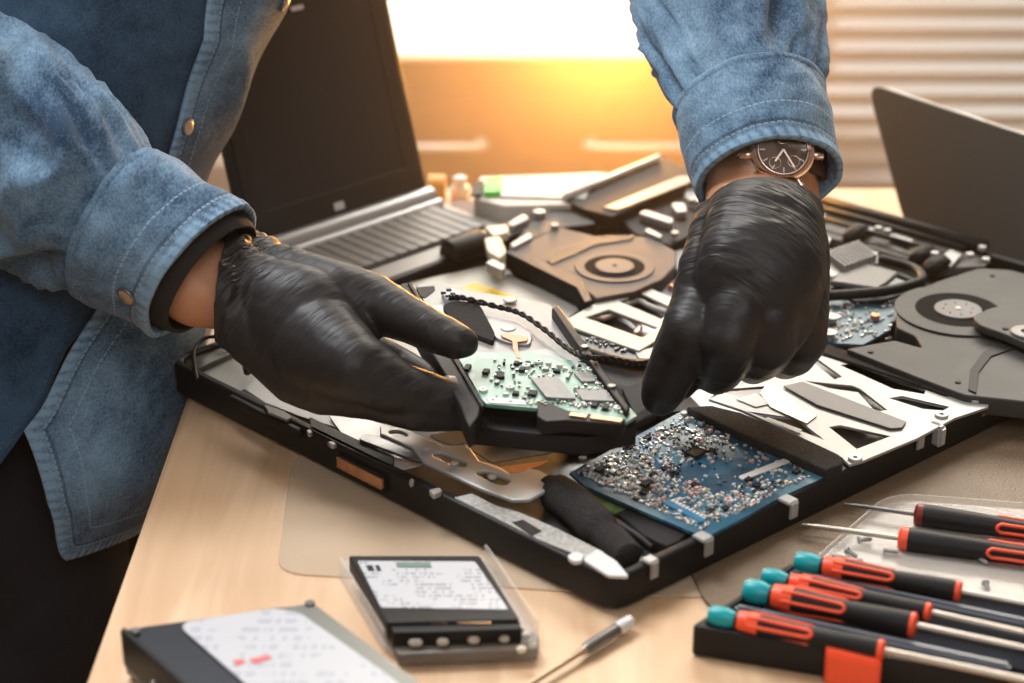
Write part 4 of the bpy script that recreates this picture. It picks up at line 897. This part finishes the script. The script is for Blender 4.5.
RH = [
    [NZ((764, 178), .128, 52, .72), NZ((764, 205), .126, 55, .70), NZ((764, 240), .121, 62, .62), NZ((761, 275), .110, 66, .58), NZ((756, 305), .094, 62, .58)],
    [NZ((738, 200), .124, 33), NZ((724, 235), .117, 35, .9), NZ((714, 272), .105, 36, .9), NZ((705, 303), .092, 34)],
    [NZ((758, 215), .124, 35, .8), NZ((750, 260), .114, 36, .8), NZ((738, 312), .095, 33)],
    [NZ((782, 215), .121, 34, .8), NZ((782, 260), .112, 35, .8), NZ((771, 318), .091, 31)],
    [NZ((790, 205), .114, 27, .9), NZ((799, 255), .106, 30), NZ((802, 318), .082, 27)],
    [NZ((705, 303), .092, 34), NZ((691, 330), .083, 30), NZ((678, 355), .068, 26.5), NZ((666, 383), .052, 24), NZ((661, 396), .042, 20)],
    [NZ((738, 312), .095, 33), NZ((730, 338), .084, 30.5), NZ((724, 356), .070, 28), NZ((719, 368), .056, 25), NZ((716, 374), .048, 21)],
    [NZ((771, 318), .091, 31), NZ((768, 342), .078, 29), NZ((760, 354), .064, 27), NZ((753, 361), .052, 23)],
    [NZ((802, 318), .082, 27), NZ((801, 340), .070, 25.5), NZ((793, 354), .058, 23), NZ((785, 358), .050, 21)],
    [NZ((735, 262), .096, 26), NZ((705, 325), .070, 22), NZ((692, 365), .052, 18), NZ((682, 386), .042, 14)]]
shr = lambda CH, k, dr=0: [[(n[0], n[1] * k - dr) + tuple(n[2:]) for n in ch] for ch in CH]
# joints
elbR = Q(-112, 74, .985); wrL = Q(222, 284, depth(P(222, 284, .098)))
shoR = Q(-60, -430, 1.00); elbL = Q(700, -150, 1.17); shoL = Q(400, -470, 1.27); wrR = P(762, 186, .128)
neck = Q(170, -520, 1.13); chest = Q(100, -220, 1.11); belly = Q(-20, 150, 1.08); hip = Q(-95, 480, 1.08)
body_ch = shr(LH, .80) + shr(RH, .80)
HR = .0
body_ch += [
    [(P(250, 286, .094), .015, .8), (wrL, .0165, .8), (P(204, 272, .102), .0185, .85), (Q(120, 215, .955), .030), (Q(0, 150, .965), .029), (elbR, .026), (shoR.lerp(elbR, .5), .032), (shoR, .045)],
    [(P(240, 300, .088), .0120), (P(222, 302, .090), .0145), (P(196, 292, .094), .0185), (Q(120, 215, .955), .028)],
    [(P(764, 225, .122), .022, .72), (wrR, .0262, .72), (P(766, 168, .136), .0265, .74), (Q(758, 90, 1.03), .026), (Q(735, 0, 1.08), .028), (elbL, .027), (shoL.lerp(elbL, .5), .032), (shoL, .045)],
    [(P(738, 210, .124), .017), (P(738, 188, .127), .0178), (P(744, 165, .134), .0175), (Q(745, 90, 1.03), .026)],
    [(P(790, 210, .118), .0155), (P(790, 188, .122), .0165), (P(788, 165, .133), .016), (Q(770, 90, 1.03), .025)],
    [(shoR, .055), (neck + Vector((-.03, 0, -.03)), .07), (shoL, .055)],
    [(neck, .062), (chest, .085), (belly, .088), (hip, .09)],
    [(shoR.lerp(chest, .5), .07), (chest, .08)], [(shoL.lerp(chest, .5), .07), (chest, .08)],
    [(neck, .055), (neck + Vector((.05, .02, .09)), .055)]]
headc = neck + Vector((.085, .03, .185))
fdir = Vector((.75, .2, -.62)).normalized()
upd = (Vector((0, 0, 1)) - fdir * fdir.z).normalized(); sid = fdir.cross(upd)
body_ch += [[(headc - fdir * .02 + upd * .03, .088)], [(headc + fdir * .03 - upd * .045, .062), (headc + fdir * .045 - upd * .085, .038)], [(headc + fdir * .075 + upd * .01, .014), (headc + fdir * .105 - upd * .025, .014)],
            [(headc + fdir * .078 - upd * .052 - sid * .018, .010), (headc + fdir * .078 - upd * .052 + sid * .018, .010)],
            [(headc + sid * .086 + upd * .015, .018), (headc + sid * .088 - upd * .02, .012)], [(headc - sid * .086 + upd * .015, .018), (headc - sid * .088 - upd * .02, .012)]]
legs = []
for s, kx in ((-1, 0), (1, .0)):
    h = hip + Vector((.012, s * .075 + .085, -.02)); kn = Vector((-.315, h.y + s * .02, -.32)); an = Vector((-.345, h.y + s * .03, -.67)); legs.append((h, kn, an))
    body_ch += [[(h, .070), (kn, .050), (an, .036)], [(an + Vector((-.02, 0, -.04)), .035), (an + Vector((.12, 0, -.045)), .03)]]
person = blob('person', body_ch, .0034, 8, SKIN, None)
tag(person, 'person in a blue denim shirt and black gloves leaning over the table, holding the drive', 'person')
# eyes and hair belong to the person
hair = blob('hair', [[(headc - fdir * .035 + upd * .05, .090)], [(headc - fdir * .06 + upd * .0, .075)]], .005, 4, mat('brown_hair', (.05, .03, .02), .6, bump=1, bs=300), person)
for s in (-1, 1):
    c = headc + fdir * .062 + upd * .012 + sid * .032 * s
    bm = bmesh.new(); bmesh.ops.create_uvsphere(bm, u_segments=16, v_segments=10, radius=.012)
    for v in bm.verts: v.co += c
    from_bm('eye', bm, WHT, person, True, True)
# gloves
def frac_noise(w, sx, sy, sz): return noise.noise(Vector((w.x * sx, w.y * sy, w.z * sz)))
def wr_disp(w0, axis, lo, hi, amp, base=.0004, band=160., lat=22.):
    ax = axis.normalized(); s1, s2 = axes(ax)
    def f(w, n):
        q = w - w0; s = q.dot(ax); a, b = q.dot(s1), q.dot(s2)
        k = max(0, min(1, (hi - s) / (hi - lo)))
        r = 1 - 2 * abs(noise.noise(Vector((s * band + a * 14, a * lat, b * lat)))); r2 = 1 - 2 * abs(noise.noise(Vector((s * band * .5 + 5 - b * 30, a * lat * 1.3, b * lat * 1.3 + 9))))
        fine = noise.noise(w * 140) * base + (1 - 2 * abs(noise.noise(Vector((s * 90 + b * 60, a * 50, b * 40))))) * base * .9
        return (r * .55 + r2 * .55) * amp * k * (.35 + .65 * k) + fine
    return f
axL = P(300, 325, .084) - P(215, 278, .100)
axR = P(758, 305, .100) - P(763, 195, .127)
def cutnear(chs, w0, ax): return chs
lw0 = P(222, 280, .099)
GLch = [list(ch) for ch in LH]; GLch[0] = [NZ((222, 277), .100, 43, .8)] + GLch[0][1:]; GLch[0].insert(0, NZ((208, 294), .097, 40, .8)); GLch[2] = [NZ((205, 298), .094, 34, .8)] + GLch[2]
GLch[1][0] = NZ((243, 258), .101, 24)
def slit(o, p, n):
    """cut the blob open at the cuff: drop what lies behind the plane"""
    M = ROOTM.get(rootof(o).name, Matrix.Identity(4)); Mi = M.inverted(); bm = bmesh.new(); bm.from_mesh(o.data)
    bmesh.ops.bisect_plane(bm, geom=bm.verts[:] + bm.edges[:] + bm.faces[:], plane_co=Mi @ p, plane_no=Mi.to_3x3() @ n, clear_inner=True)
    bm.to_mesh(o.data); bm.free()
    md = o.modifiers.new('s', 'SOLIDIFY'); md.thickness = .0007; md.offset = -1; modded(o)
def glove_mat(name, w0, axis, reach):
    """thin nitrile: fine creases gathering round the wrist, fading over the back of the hand"""
    m, n, l, b = nt(name); b.inputs['Base Color'].default_value = (.014, .0135, .015, 1); b.inputs['Specular IOR Level'].default_value = .36; b.inputs['Roughness'].default_value = .47
    ax = axis.normalized(); s1, s2 = axes(ax); tc = n.new('ShaderNodeTexCoord')
    def dot(v, o=0.):
        x = n.new('ShaderNodeVectorMath'); x.operation = 'DOT_PRODUCT'; l.new(tc.outputs['Object'], x.inputs[0]); x.inputs[1].default_value = v
        return math_node(n, l, 'SUBTRACT', x.outputs['Value'], w0.dot(v))
    S, A, B = dot(ax), dot(s1), dot(s2)
    def ridge(fs, fa, fb, off):
        c = n.new('ShaderNodeCombineXYZ'); l.new(math_node(n, l, 'MULTIPLY_ADD', A, fs * .35, math_node(n, l, 'MULTIPLY', S, fs)), c.inputs[0])
        l.new(math_node(n, l, 'MULTIPLY_ADD', A, fa, off), c.inputs[1]); l.new(math_node(n, l, 'MULTIPLY', B, fb), c.inputs[2])
        t = n.new('ShaderNodeTexNoise'); t.inputs['Scale'].default_value = 1; t.inputs['Detail'].default_value = 3; t.inputs['Distortion'].default_value = .4; l.new(c.outputs[0], t.inputs[0])
        return math_node(n, l, 'SUBTRACT', 1.0, math_node(n, l, 'ABSOLUTE', math_node(n, l, 'MULTIPLY_ADD', t.outputs[0], 6.0, -3.0)))
    k = math_node(n, l, 'MAXIMUM', math_node(n, l, 'SUBTRACT', 1.0, math_node(n, l, 'DIVIDE', S, reach)), .16)
    f = math_node(n, l, 'ADD', ridge(230, 22, 22, 1.), math_node(n, l, 'MULTIPLY', ridge(120, 40, 30, 7.), 1.0))
    bp = n.new('ShaderNodeBump'); bp.inputs['Strength'].default_value = .8; bp.inputs['Distance'].default_value = .0010
    l.new(math_node(n, l, 'MULTIPLY', f, math_node(n, l, 'MULTIPLY', k, .8)), bp.inputs['Height']); l.new(bp.outputs[0], b.inputs['Normal']); return m
gl = blob('glove', GLch, .00125, 10, glove_mat('black_nitrile_gripping', lw0, axL, .045), person, wr_disp(lw0, axL, .004, .040, .0040, .00025, 200., 26.))
cutL = (P(243, 234, .103) - P(206, 333, .093)); nL = cutL.cross(FWD).normalized(); nL = nL if nL.x > 0 else -nL
slit(gl, P(224, 283, .099), nL)
gl['label'] = 'black nitrile glove on the hand gripping the drive'
gr = blob('glove', RH, .00125, 10, glove_mat('black_nitrile_reaching', P(763, 195, .127), axR, .11), person, wr_disp(P(763, 195, .127), axR, .0, .085, .0022, .0003, 120., 12.))
slit(gr, P(762, 212, .125), (DN - FWD * .55 - RT * .06).normalized())
gr['label'] = 'black nitrile glove on the hand reaching down with the watch above it'
# rolled rims of the gloves
def rimring(name, c, A, B, r, m, par, wob=.0008):
    pts = []
    for i in range(49):
        a = 2 * PI * i / 48; pts.append(c + A * math.cos(a) + B * math.sin(a) + A.cross(B).normalized() * wob * math.sin(a * 5))
    bm = bmesh.new(); add_tube(bm, pts, r, 8); return from_bm(name, bm, m, par, True, True)
# ---- cloth surfaces
def loft(name, rings, m, parent, thick=.0014, closed=True, nu=96, nv=10, a0=None, a1=None, disp=None, off=0., uvend=True, both=False):
    """cloth tube: rings of (centre, A, B); the point at angle t is centre + A cos t + B sin t"""
    R = []
    for i in range(len(rings) - 1):
        for j in range(nv):
            t = j / nv; row = []
            for q in range(3):
                p0, p1, p2, p3 = (rings[max(i - 1, 0)][q], rings[i][q], rings[i + 1][q], rings[min(i + 2, len(rings) - 1)][q])
                row.append(.5 * ((2 * p1) + (p2 - p0) * t + (2 * p0 - 5 * p1 + 4 * p2 - p3) * t * t + (3 * p1 - p0 - 3 * p2 + p3) * t ** 3))
            R.append((row, i + t))
    R.append((list(rings[-1][:3]), len(rings) - 1.0))
    V = []; N = len(R); s = 0; S = [0]
    for i in range(1, N): s += (R[i][0][0] - R[i - 1][0][0]).length; S.append(s)
    cols_ = nu if closed else nu + 1
    UV = []
    for i, ((c, A, B), ti) in enumerate(R):
        lo = a0(ti) if a0 else 0.; hi = a1(ti) if a1 else 2 * PI
        ra = (A.length + B.length) / 2
        for k in range(cols_):
            a = lo + (hi - lo) * k / nu; nvec = (A.normalized() * math.cos(a) + B.normalized() * math.sin(a)); p = c + A * math.cos(a) + B * math.sin(a)
            d = off + (disp(p, ti, a, S[i], S[-1]) if disp else 0); V.append(p + nvec * d)
            de = S[-1] - S[i]
            if not closed:
                e1_ = (a - lo) * ra; e2_ = (hi - a) * ra
                if e1_ < de: UV.append((e1_, S[i])); continue
            UV.append((de if uvend else .5, a * ra))
    Fs = []
    for i in range(N - 1):
        for k in range(nu):
            k2 = (k + 1) % cols_ if closed else k + 1
            Fs.append((i * cols_ + k, i * cols_ + k2, (i + 1) * cols_ + k2, (i + 1) * cols_ + k))
    me = bpy.data.meshes.new(name); me.from_pydata([tuple(v) for v in V], [], Fs); me.update()
    L = me.uv_layers.new(name='UVMap')
    for p in me.polygons:
        ks = [me.loops[l].vertex_index for l in p.loop_indices]; wrap = closed and (max(k % cols_ for k in ks) == cols_ - 1) and (min(k % cols_ for k in ks) == 0)
        for l, k in zip(p.loop_indices, ks):
            uu, vv = UV[k]
            if wrap and k % cols_ == 0: vv += 2 * PI * 1.0 * (UV[k + cols_ - 1][1] - UV[k][1]) / (2 * PI) * (cols_ / (cols_ - 1))
            L.data[l].uv = (uu, vv)
    o = link(name, me, m, parent)
    md = o.modifiers.new('s', 'SOLIDIFY'); md.thickness = thick; md.offset = 0
    modded(o); return o
def folds(seed, amp, fs=55., fa=2.2, tw=1.0, fade=.02):
    """ridged folds running mostly around the sleeve"""
    def f(p, ti, a, s, S):
        q = Vector((s * fs * .35 + tw * math.sin(a), math.cos(a) * fa * .5 + seed, math.sin(a) * fa * .5))
        r = 1 - 2.2 * abs(noise.noise(q)); r3 = 1 - 2.2 * abs(noise.noise(q * 2.3 + Vector((4, seed, 2))))
        k = min(1, (S - s) / fade + .15)
        return (r * .75 + r3 * .35) * amp * k
    return f
def RG(cx, cy, d, ax, ay, bx, by, bd):
    """ring from pixels: centre and depth, half-axis A on screen (px), half-axis B on screen (px) and in depth (m, away from the camera)"""
    return (Q(cx, cy, d), SV(ax, ay, d), SV(bx, by, d) + FWD * bd)
# shirt body
DT = 1.08
TR = [RG(150, -430, 1.14, 215, -20, 0, -20, .10), RG(110, -300, 1.11, 235, -10, 0, -25, .11), RG(65, -100, 1.09, 236, 0, 0, -25, .11), RG(34, 0, DT, 240, 0, 0, -25, .11), RG(-6, 100, DT, 239, 0, 0, -25, .11), RG(-38, 175, DT, 231, 0, 0, -25, .12),
      RG(-50, 250, DT, 232, 0, 0, -25, .11), RG(-55, 330, DT, 238, 0, 0, -25, .11), RG(-68, 400, DT, 246, 0, 0, -25, .11), RG(-85, 470, DT, 246, 0, 0, -25, .12), RG(-112, 540, DT, 240, -10, 0, -25, .12)]
def table(vals):
    def f(t):
        i = min(int(t), len(vals) - 2); k = t - i; return vals[i] + (vals[i + 1] - vals[i]) * k
    return f
R_ = math.radians
tf_ = folds(3.1, .0045, 30, 5., .6, .05)
def torso_disp(p, ti, a, s, S):
    big = noise.noise(Vector((p.x * 9, p.y * 9 + 3, p.z * 11))) * .007
    rid = (1 - 2.2 * abs(noise.noise(Vector((p.x * 13 + p.z * 10, p.y * 10, p.z * 8 - p.x * 6))))) * .0055
    return big + rid
shirt = loft('shirt', TR, DEN_SHADE, person, .0014, False, 120, 10, table([R_(-370)] * 11), table([R_(v) for v in (-36, -34, -26, -22, -20, -18, -32, -48, -57, -66, -76)]), torso_disp, 0.)
shirt['label'] = 'blue denim shirt worn open at the bottom'
panel = loft('front_panel', TR, DEN, shirt, .0020, False, 90, 12, table([R_(v) for v in (-48, -44, -38, -38.5, -32, -26, -37, -48, -58, -48, -34)]), table([R_(100)] * 11), torso_disp, .0045)
# flip the hem of the panel slightly off the body
def snap(px, py, d, r, nrm, par, m=BRASS):
    c = Q(px, py, d); s = lathe('snap_button', c - nrm * .002, c + nrm * .002, [(0, r * .8), (.0015, r), (.0030, r * .95), (.0038, r * .6), (.0039, .0001)], m, par, 24)
    rimring('snap_rim', c + nrm * .0012, axes(nrm)[0] * r * 1.02, axes(nrm)[1] * r * 1.02, .0007, DSTEEL, s, 0); return s
def surf_hit(o, px, py):
    """first hit of the photograph's ray on an object"""
    M = ROOTM.get(rootof(o).name, Matrix.Identity(4)); Mi = M.inverted()
    from mathutils.bvhtree import BVHTree
    bv = BVHTree.FromPolygons([v.co for v in o.data.vertices], [list(p.vertices) for p in o.data.polygons])
    a = Mi @ CAM; d = (Mi.to_3x3() @ ray(px, py)).normalized(); loc, nrm, idx, _d = bv.ray_cast(a, d)
    if loc is None: return None
    return M @ loc, (M.to_3x3() @ nrm).normalized()
def snap_on(o, px, py, r, par):
    h = surf_hit(o, px, py)
    if h is None: print('snap miss', px, py); return
    p, n = h
    if n.dot(FWD) > 0: n = -n
    s = lathe('snap_button', p - n * .001, p + n * .004, [(0, r * .8), (.0012, r), (.0026, r * .96), (.0034, r * .6), (.0035, .0001)], BRASS, par, 24)
    rimring('snap_rim', p + n * .0008, axes(n)[0] * r * 1.04, axes(n)[1] * r * 1.04, .0008, DSTEEL, s, 0)
snap_on(panel, 187, 127, .0042, panel); snap_on(panel, 284, 3, .0040, panel)
# right sleeve (left in the picture)
S1 = [RG(0, -430, 1.02, 100, 10, 30, -20, .055), RG(-70, -300, 1.0, 112, 0, 20, -20, .06), RG(-118, -120, .99, 112, 0, 20, -20, .06), RG(-140, 20, .985, 95, -50, 20, -20, .058), RG(-95, 95, .98, 45, -100, 14, 0, .055), RG(-30, 132, .97, 26, -106, 14, 0, .054), RG(35, 163, .965, 24, -98, 14, 4, .050), RG(85, 192, .958, 26, -82, 14, 4, .044), RG(116, 222, .953, 36, -66, 14, 4, .038)]
sv = loft('sleeve', S1, DEN, shirt, .0014, True, 110, 14, None, None, folds(1.7, .0150, 52, 3.0, 1.6, .03), -.0035, uvend=False)
C1 = [RG(117, 222, .953, 37, -68, 14, 5, .038), RG(135, 233, .952, 39, -68, 14, 5, .038), RG(170, 253, .951, 42, -62, 14, 5, .036), RG(201, 271, .950, 45, -60, 14, 5, .035)]
def cuff_disp(seed, amp):
    def f(p, ti, a, s, S): return noise.noise(p * 45 + Vector((seed, 0, 0))) * amp + (noise.noise(Vector((s * 130, a * 3, seed))) * amp * .4) + (.0006 if s < .003 or S - s < .004 else 0)
    return f
cu1 = loft('cuff', C1, DEN, sv, .0034, True, 110, 14, None, None, cuff_disp(2, .0022), .0014)
snap_on(cu1, 127, 296, .0046, cu1)
UCM = mat('black_undershirt', (.012, .012, .013), .8, bump=.5, bs=500)
loft('undershirt_cuff', [RG(170, 253, .955, 36, -54, 14, 5, .030), RG(200, 271, .953, 39, -55, 14, 5, .029), RG(212, 280, .953, 36, -50, 14, 5, .027)], UCM, sv, .002, True, 80, 6, None, None, cuff_disp(5, .0012), 0., uvend=False)
# left sleeve (right in the picture)
S2 = [RG(430, -480, 1.24, 100, 10, 0, -20, .06), RG(520, -360, 1.22, 90, 50, 0, -20, .06), RG(640, -230, 1.19, 95, 20, 0, -20, .06), RG(705, -130, 1.14, 95, -6, 0, -20, .055), RG(722, -50, 1.09, 85, -6, 0, -26, .050), RG(728, 20, 1.055, 82, -6, 0, -30, .045), RG(738, 60, 1.035, 79, -7, 0, -34, .04), RG(749, 106, 1.02, 70, -8, 0, 38, -.034)]
S2[-1] = (S2[-1][0], S2[-1][1], -S2[-1][2])
sv2 = loft('sleeve', S2, DEN, shirt, .0014, True, 110, 14, None, None, folds(7.9, .0120, 50, 2.6, 2.2, .03), -.004, uvend=False)
C2 = [RG(750, 106, 1.02, 71, -9, 0, 40, .034), RG(754, 122, 1.012, 70, -9, 0, 38, .034), RG(760, 146, 1.0, 69, -8, 0, 36, .032), RG(768, 180, .988, 66, -6, 0, 33, .030)]
# the near side of this cuff rides up over the watch, the far side hangs lower
cu2 = loft('cuff', C2, DEN, sv2, .0034, True, 110, 14, None, None, cuff_disp(6, .0020), .0014)
ush = blob('undershirt', [[(neck + Vector((-.01, 0, -.05)), .068), (chest, .091), (belly, .094), (hip, .097)], [(shoR.lerp(chest, .5), .076), (chest, .086)], [(shoL.lerp(chest, .5), .076), (chest, .086)]], .005, 5, UCM, person)
# trousers
tch = []
TRM = []
for k, (h, kn, an) in enumerate(legs):
    tch += [[(hip + Vector((0, .03, .05)), .098), (h, .106), (kn, .092), (an, .068)]]
tro = blob('trousers', tch, .005, 6, TROUS, person, lambda w, n: noise.noise(w * 14) * .006 + (1 - 2 * abs(noise.noise(w * 9))) * .004)
for h, kn, an in legs:
    sh = blob('shoe', [[(an + Vector((-.03, 0, -.035)), .045), (an + Vector((.06, 0, -.040)), .042), (an + Vector((.14, 0, -.048)), .034)]], .004, 4, mat('dark_shoe', (.02, .018, .016), .4) if 'dark_shoe' not in bpy.data.materials else bpy.data.materials['dark_shoe'], person)
# wrist watch on the arm above the reaching glove
wc = P(783, 150, .1568); wn = (CAM - wc).normalized(); wn = (wn + Vector((.20, 0, .34))).normalized()
wx = (RT - wn * RT.dot(wn)).normalized(); wy = wn.cross(wx)
ROSE = mat('rose_gold', (.80, .62, .52), .22, 1.); DIAL = mat('watch_dial', (.20, .15, .12), .6, spec=.2)
wr_ = 34 * depth(wc) / F
def wl_(a, b, c=0): return wc + wx * a + wy * b + wn * c
watch = lathe('wristwatch', wl_(0, 0, -.006), wl_(0, 0, 0), [(0, wr_ * .85), (.001, wr_ * .93), (.0045, wr_ * .97), (.006, wr_ * .93), (.0068, wr_ * .84), (.0062, wr_ * .80)], ROSE, person, 56)
watch['label'] = 'metal wristwatch with pale hour marks'
lathe('dial', wl_(0, 0, -.001), wl_(0, 0, .001), [(0, wr_ * .80), (.0012, wr_ * .80)], DIAL, watch, 48)
rimring('inner_ring', wl_(0, 0, .0006), wx * wr_ * .74, wy * wr_ * .74, .0005, ROSE, watch, 0)
for i in range(12):
    a = i * PI / 6; r0 = wr_ * .62; Mx = Matrix((wx * math.cos(a) + wy * math.sin(a), -wx * math.sin(a) + wy * math.cos(a), wn)).transposed()
    box('hour_mark', wl_(r0 * math.cos(a), r0 * math.sin(a), .0006), (wr_ * .16, .0008, .0005), WHT, watch, Mx)
for a, l in ((R_(-60), .62), (R_(-125), .45)):
    Mx = Matrix((wx * math.cos(a) + wy * math.sin(a), -wx * math.sin(a) + wy * math.cos(a), wn)).transposed(); r0 = wr_ * l * .5
    box('watch_hand', wl_(r0 * math.cos(a), r0 * math.sin(a), .0011), (wr_ * l, .0010, .0004), ROSE, watch, Mx)
for sx_, sy_ in ((-.25, -.4), (.3, -.35), (0, .35)): rimring('subdial', wl_(sx_ * wr_, sy_ * wr_, .0005), wx * wr_ * .17, wy * wr_ * .17, .00025, ROSE, watch, 0)
for a in (-112, -88, -62):
    q = R_(a); d = wx * math.cos(q) + wy * math.sin(q); c = wl_(0, 0, -.003)
    lathe('pusher', c + d * wr_ * .9, c + d * wr_ * 1.3, [(0, .0014), (wr_ * .18, .0014), (wr_ * .19, .0024), (wr_ * .30, .0024), (wr_ * .32, .0016)], ROSE, watch, 16)
for s in (-1, 1):
    bm = bmesh.new()
    for b in (-.12, .34):
        add_tube(bm, [wl_(s * wr_ * .85, b * wr_, -.002), wl_(s * wr_ * 1.15, b * wr_, -.003), wl_(s * wr_ * 1.26, b * wr_ * .9, -.0085)], [.0024, .0020, .0012], 8)
    from_bm('lug', bm, ROSE, watch, True, True)
# strap around the wrist
sp_ = []
sc0 = P(768, 166, .134); 
for i in range(49):
    a = 2 * PI * i / 48; p = sc0 + RT * math.cos(a) * .0315 + (wn * math.sin(a)) * .0235; sp_.append(p)
bm = bmesh.new(); ya = RT.cross(wn).normalized() * .009; prev = None
vv = [(bm.verts.new(p - ya), bm.verts.new(p + ya)) for p in sp_[:-1]]
for i in range(48): a, b = vv[i], vv[(i + 1) % 48]; bm.faces.new((a[0], a[1], b[1], b[0]))
st = from_bm('strap', bm, mat('brown_strap', (.06, .025, .018), .6), watch, True, True); md = st.modifiers.new('s', 'SOLIDIFY'); md.thickness = .002; modded(st)
# ------------------------------------------------------------ camera, light
cam = bpy.data.cameras.new('camera'); co = bpy.data.objects.new('camera', cam); COL.objects.link(co); SC.camera = co
co.location = CAM; co.rotation_euler = (PI / 2 - PIT, 0, 0); cam.sensor_width = 36; cam.lens = F * 36 / 1024; cam.clip_start = .02; cam.clip_end = 60
cam.dof.use_dof = True; cam.dof.focus_distance = 0.975; cam.dof.aperture_fstop = 5.8
W = bpy.data.worlds.new('world'); SC.world = W; W.use_nodes = True; bg = W.node_tree.nodes['Background']; bg.inputs[0].default_value = (1.0, .92, .80, 1); bg.inputs[1].default_value = .85
def area(name, loc, to, sx, sy, e, col):
    l = bpy.data.lights.new(name, 'AREA'); l.shape = 'RECTANGLE'; l.size = sx; l.size_y = sy; l.energy = e; l.color = col
    o = bpy.data.objects.new(name, l); COL.objects.link(o); o.location = loc; o.rotation_euler = (Vector(to) - Vector(loc)).to_track_quat('-Z', 'Y').to_euler(); return o
area('window_daylight', (.25, 2.2, .95), (.1, .9, 0), 1.7, .9, 62, (1, .90, .76))
area('upper_key_light', (-.6, 1.35, 1.5), (0, .95, 0), .7, .7, 34, (.95, .97, 1))  # unseen soft key added for highlights on sleeve and hands
area('front_fill_light', (.2, -.9, 1.5), (.2, 1.0, 0), 1.2, .8, 14, (.92, .95, 1))  # unseen fill added behind the camera to lift the sleeve front
FLAREP = Q(603, 18, 1.55)
pl_ = bpy.data.lights.new('flare_glow_lamp', 'POINT'); pl_.energy = 12.5; pl_.color = (1, .42, .085); pl_.shadow_soft_size = .05  # unseen warm lamp added behind the table to imitate lens flare
po = bpy.data.objects.new('flare_glow_lamp', pl_); COL.objects.link(po); po.location = FLAREP
hm = bpy.data.materials.new('flare_glow_haze'); hm.use_nodes = True; hn = hm.node_tree.nodes; hn.clear()  # haze volume added to carry the flare glow around that lamp
ho = hn.new('ShaderNodeOutputMaterial'); hv = hn.new('ShaderNodeVolumeScatter'); hv.inputs['Density'].default_value = .1; hv.inputs['Anisotropy'].default_value = .45; hv.inputs['Color'].default_value = (1, .66, .34, 1)
hl_ = hm.node_tree.links; hg = hn.new('ShaderNodeNewGeometry'); hd_ = hn.new('ShaderNodeVectorMath'); hd_.operation = 'DISTANCE'; hl_.new(hg.outputs['Position'], hd_.inputs[0]); hd_.inputs[1].default_value = FLAREP
hr = math_node(hn, hl_, 'MAXIMUM', math_node(hn, hl_, 'SUBTRACT', 1.0, math_node(hn, hl_, 'DIVIDE', hd_.outputs['Value'], .74)), 0.0)
hl_.new(math_node(hn, hl_, 'MULTIPLY_ADD', math_node(hn, hl_, 'POWER', hr, 3.2), 2.0, .006), hv.inputs['Density'])
hm.node_tree.links.new(hv.outputs[0], ho.inputs['Volume'])
tag(wbox('haze', -2.75, 2.95, -1.4, WY + .3, FLOOR - .1, 1.95, hm), 'thin warm haze added to imitate lens flare, densest around the glow lamp', 'haze', None, 'stuff')
vs_ = SC.view_settings; vs_.view_transform = 'Standard'; vs_.look = 'None'; vs_.gamma = 1; vs_.exposure = 0; vs_.use_curve_mapping = False
SC.cycles.use_denoising = True; SC.cycles.max_bounces = 6; SC.cycles.caustics_reflective = False; SC.cycles.caustics_refractive = False; SC.cycles.sample_clamp_indirect = 6

bpy.data.scenes.remove(TS)
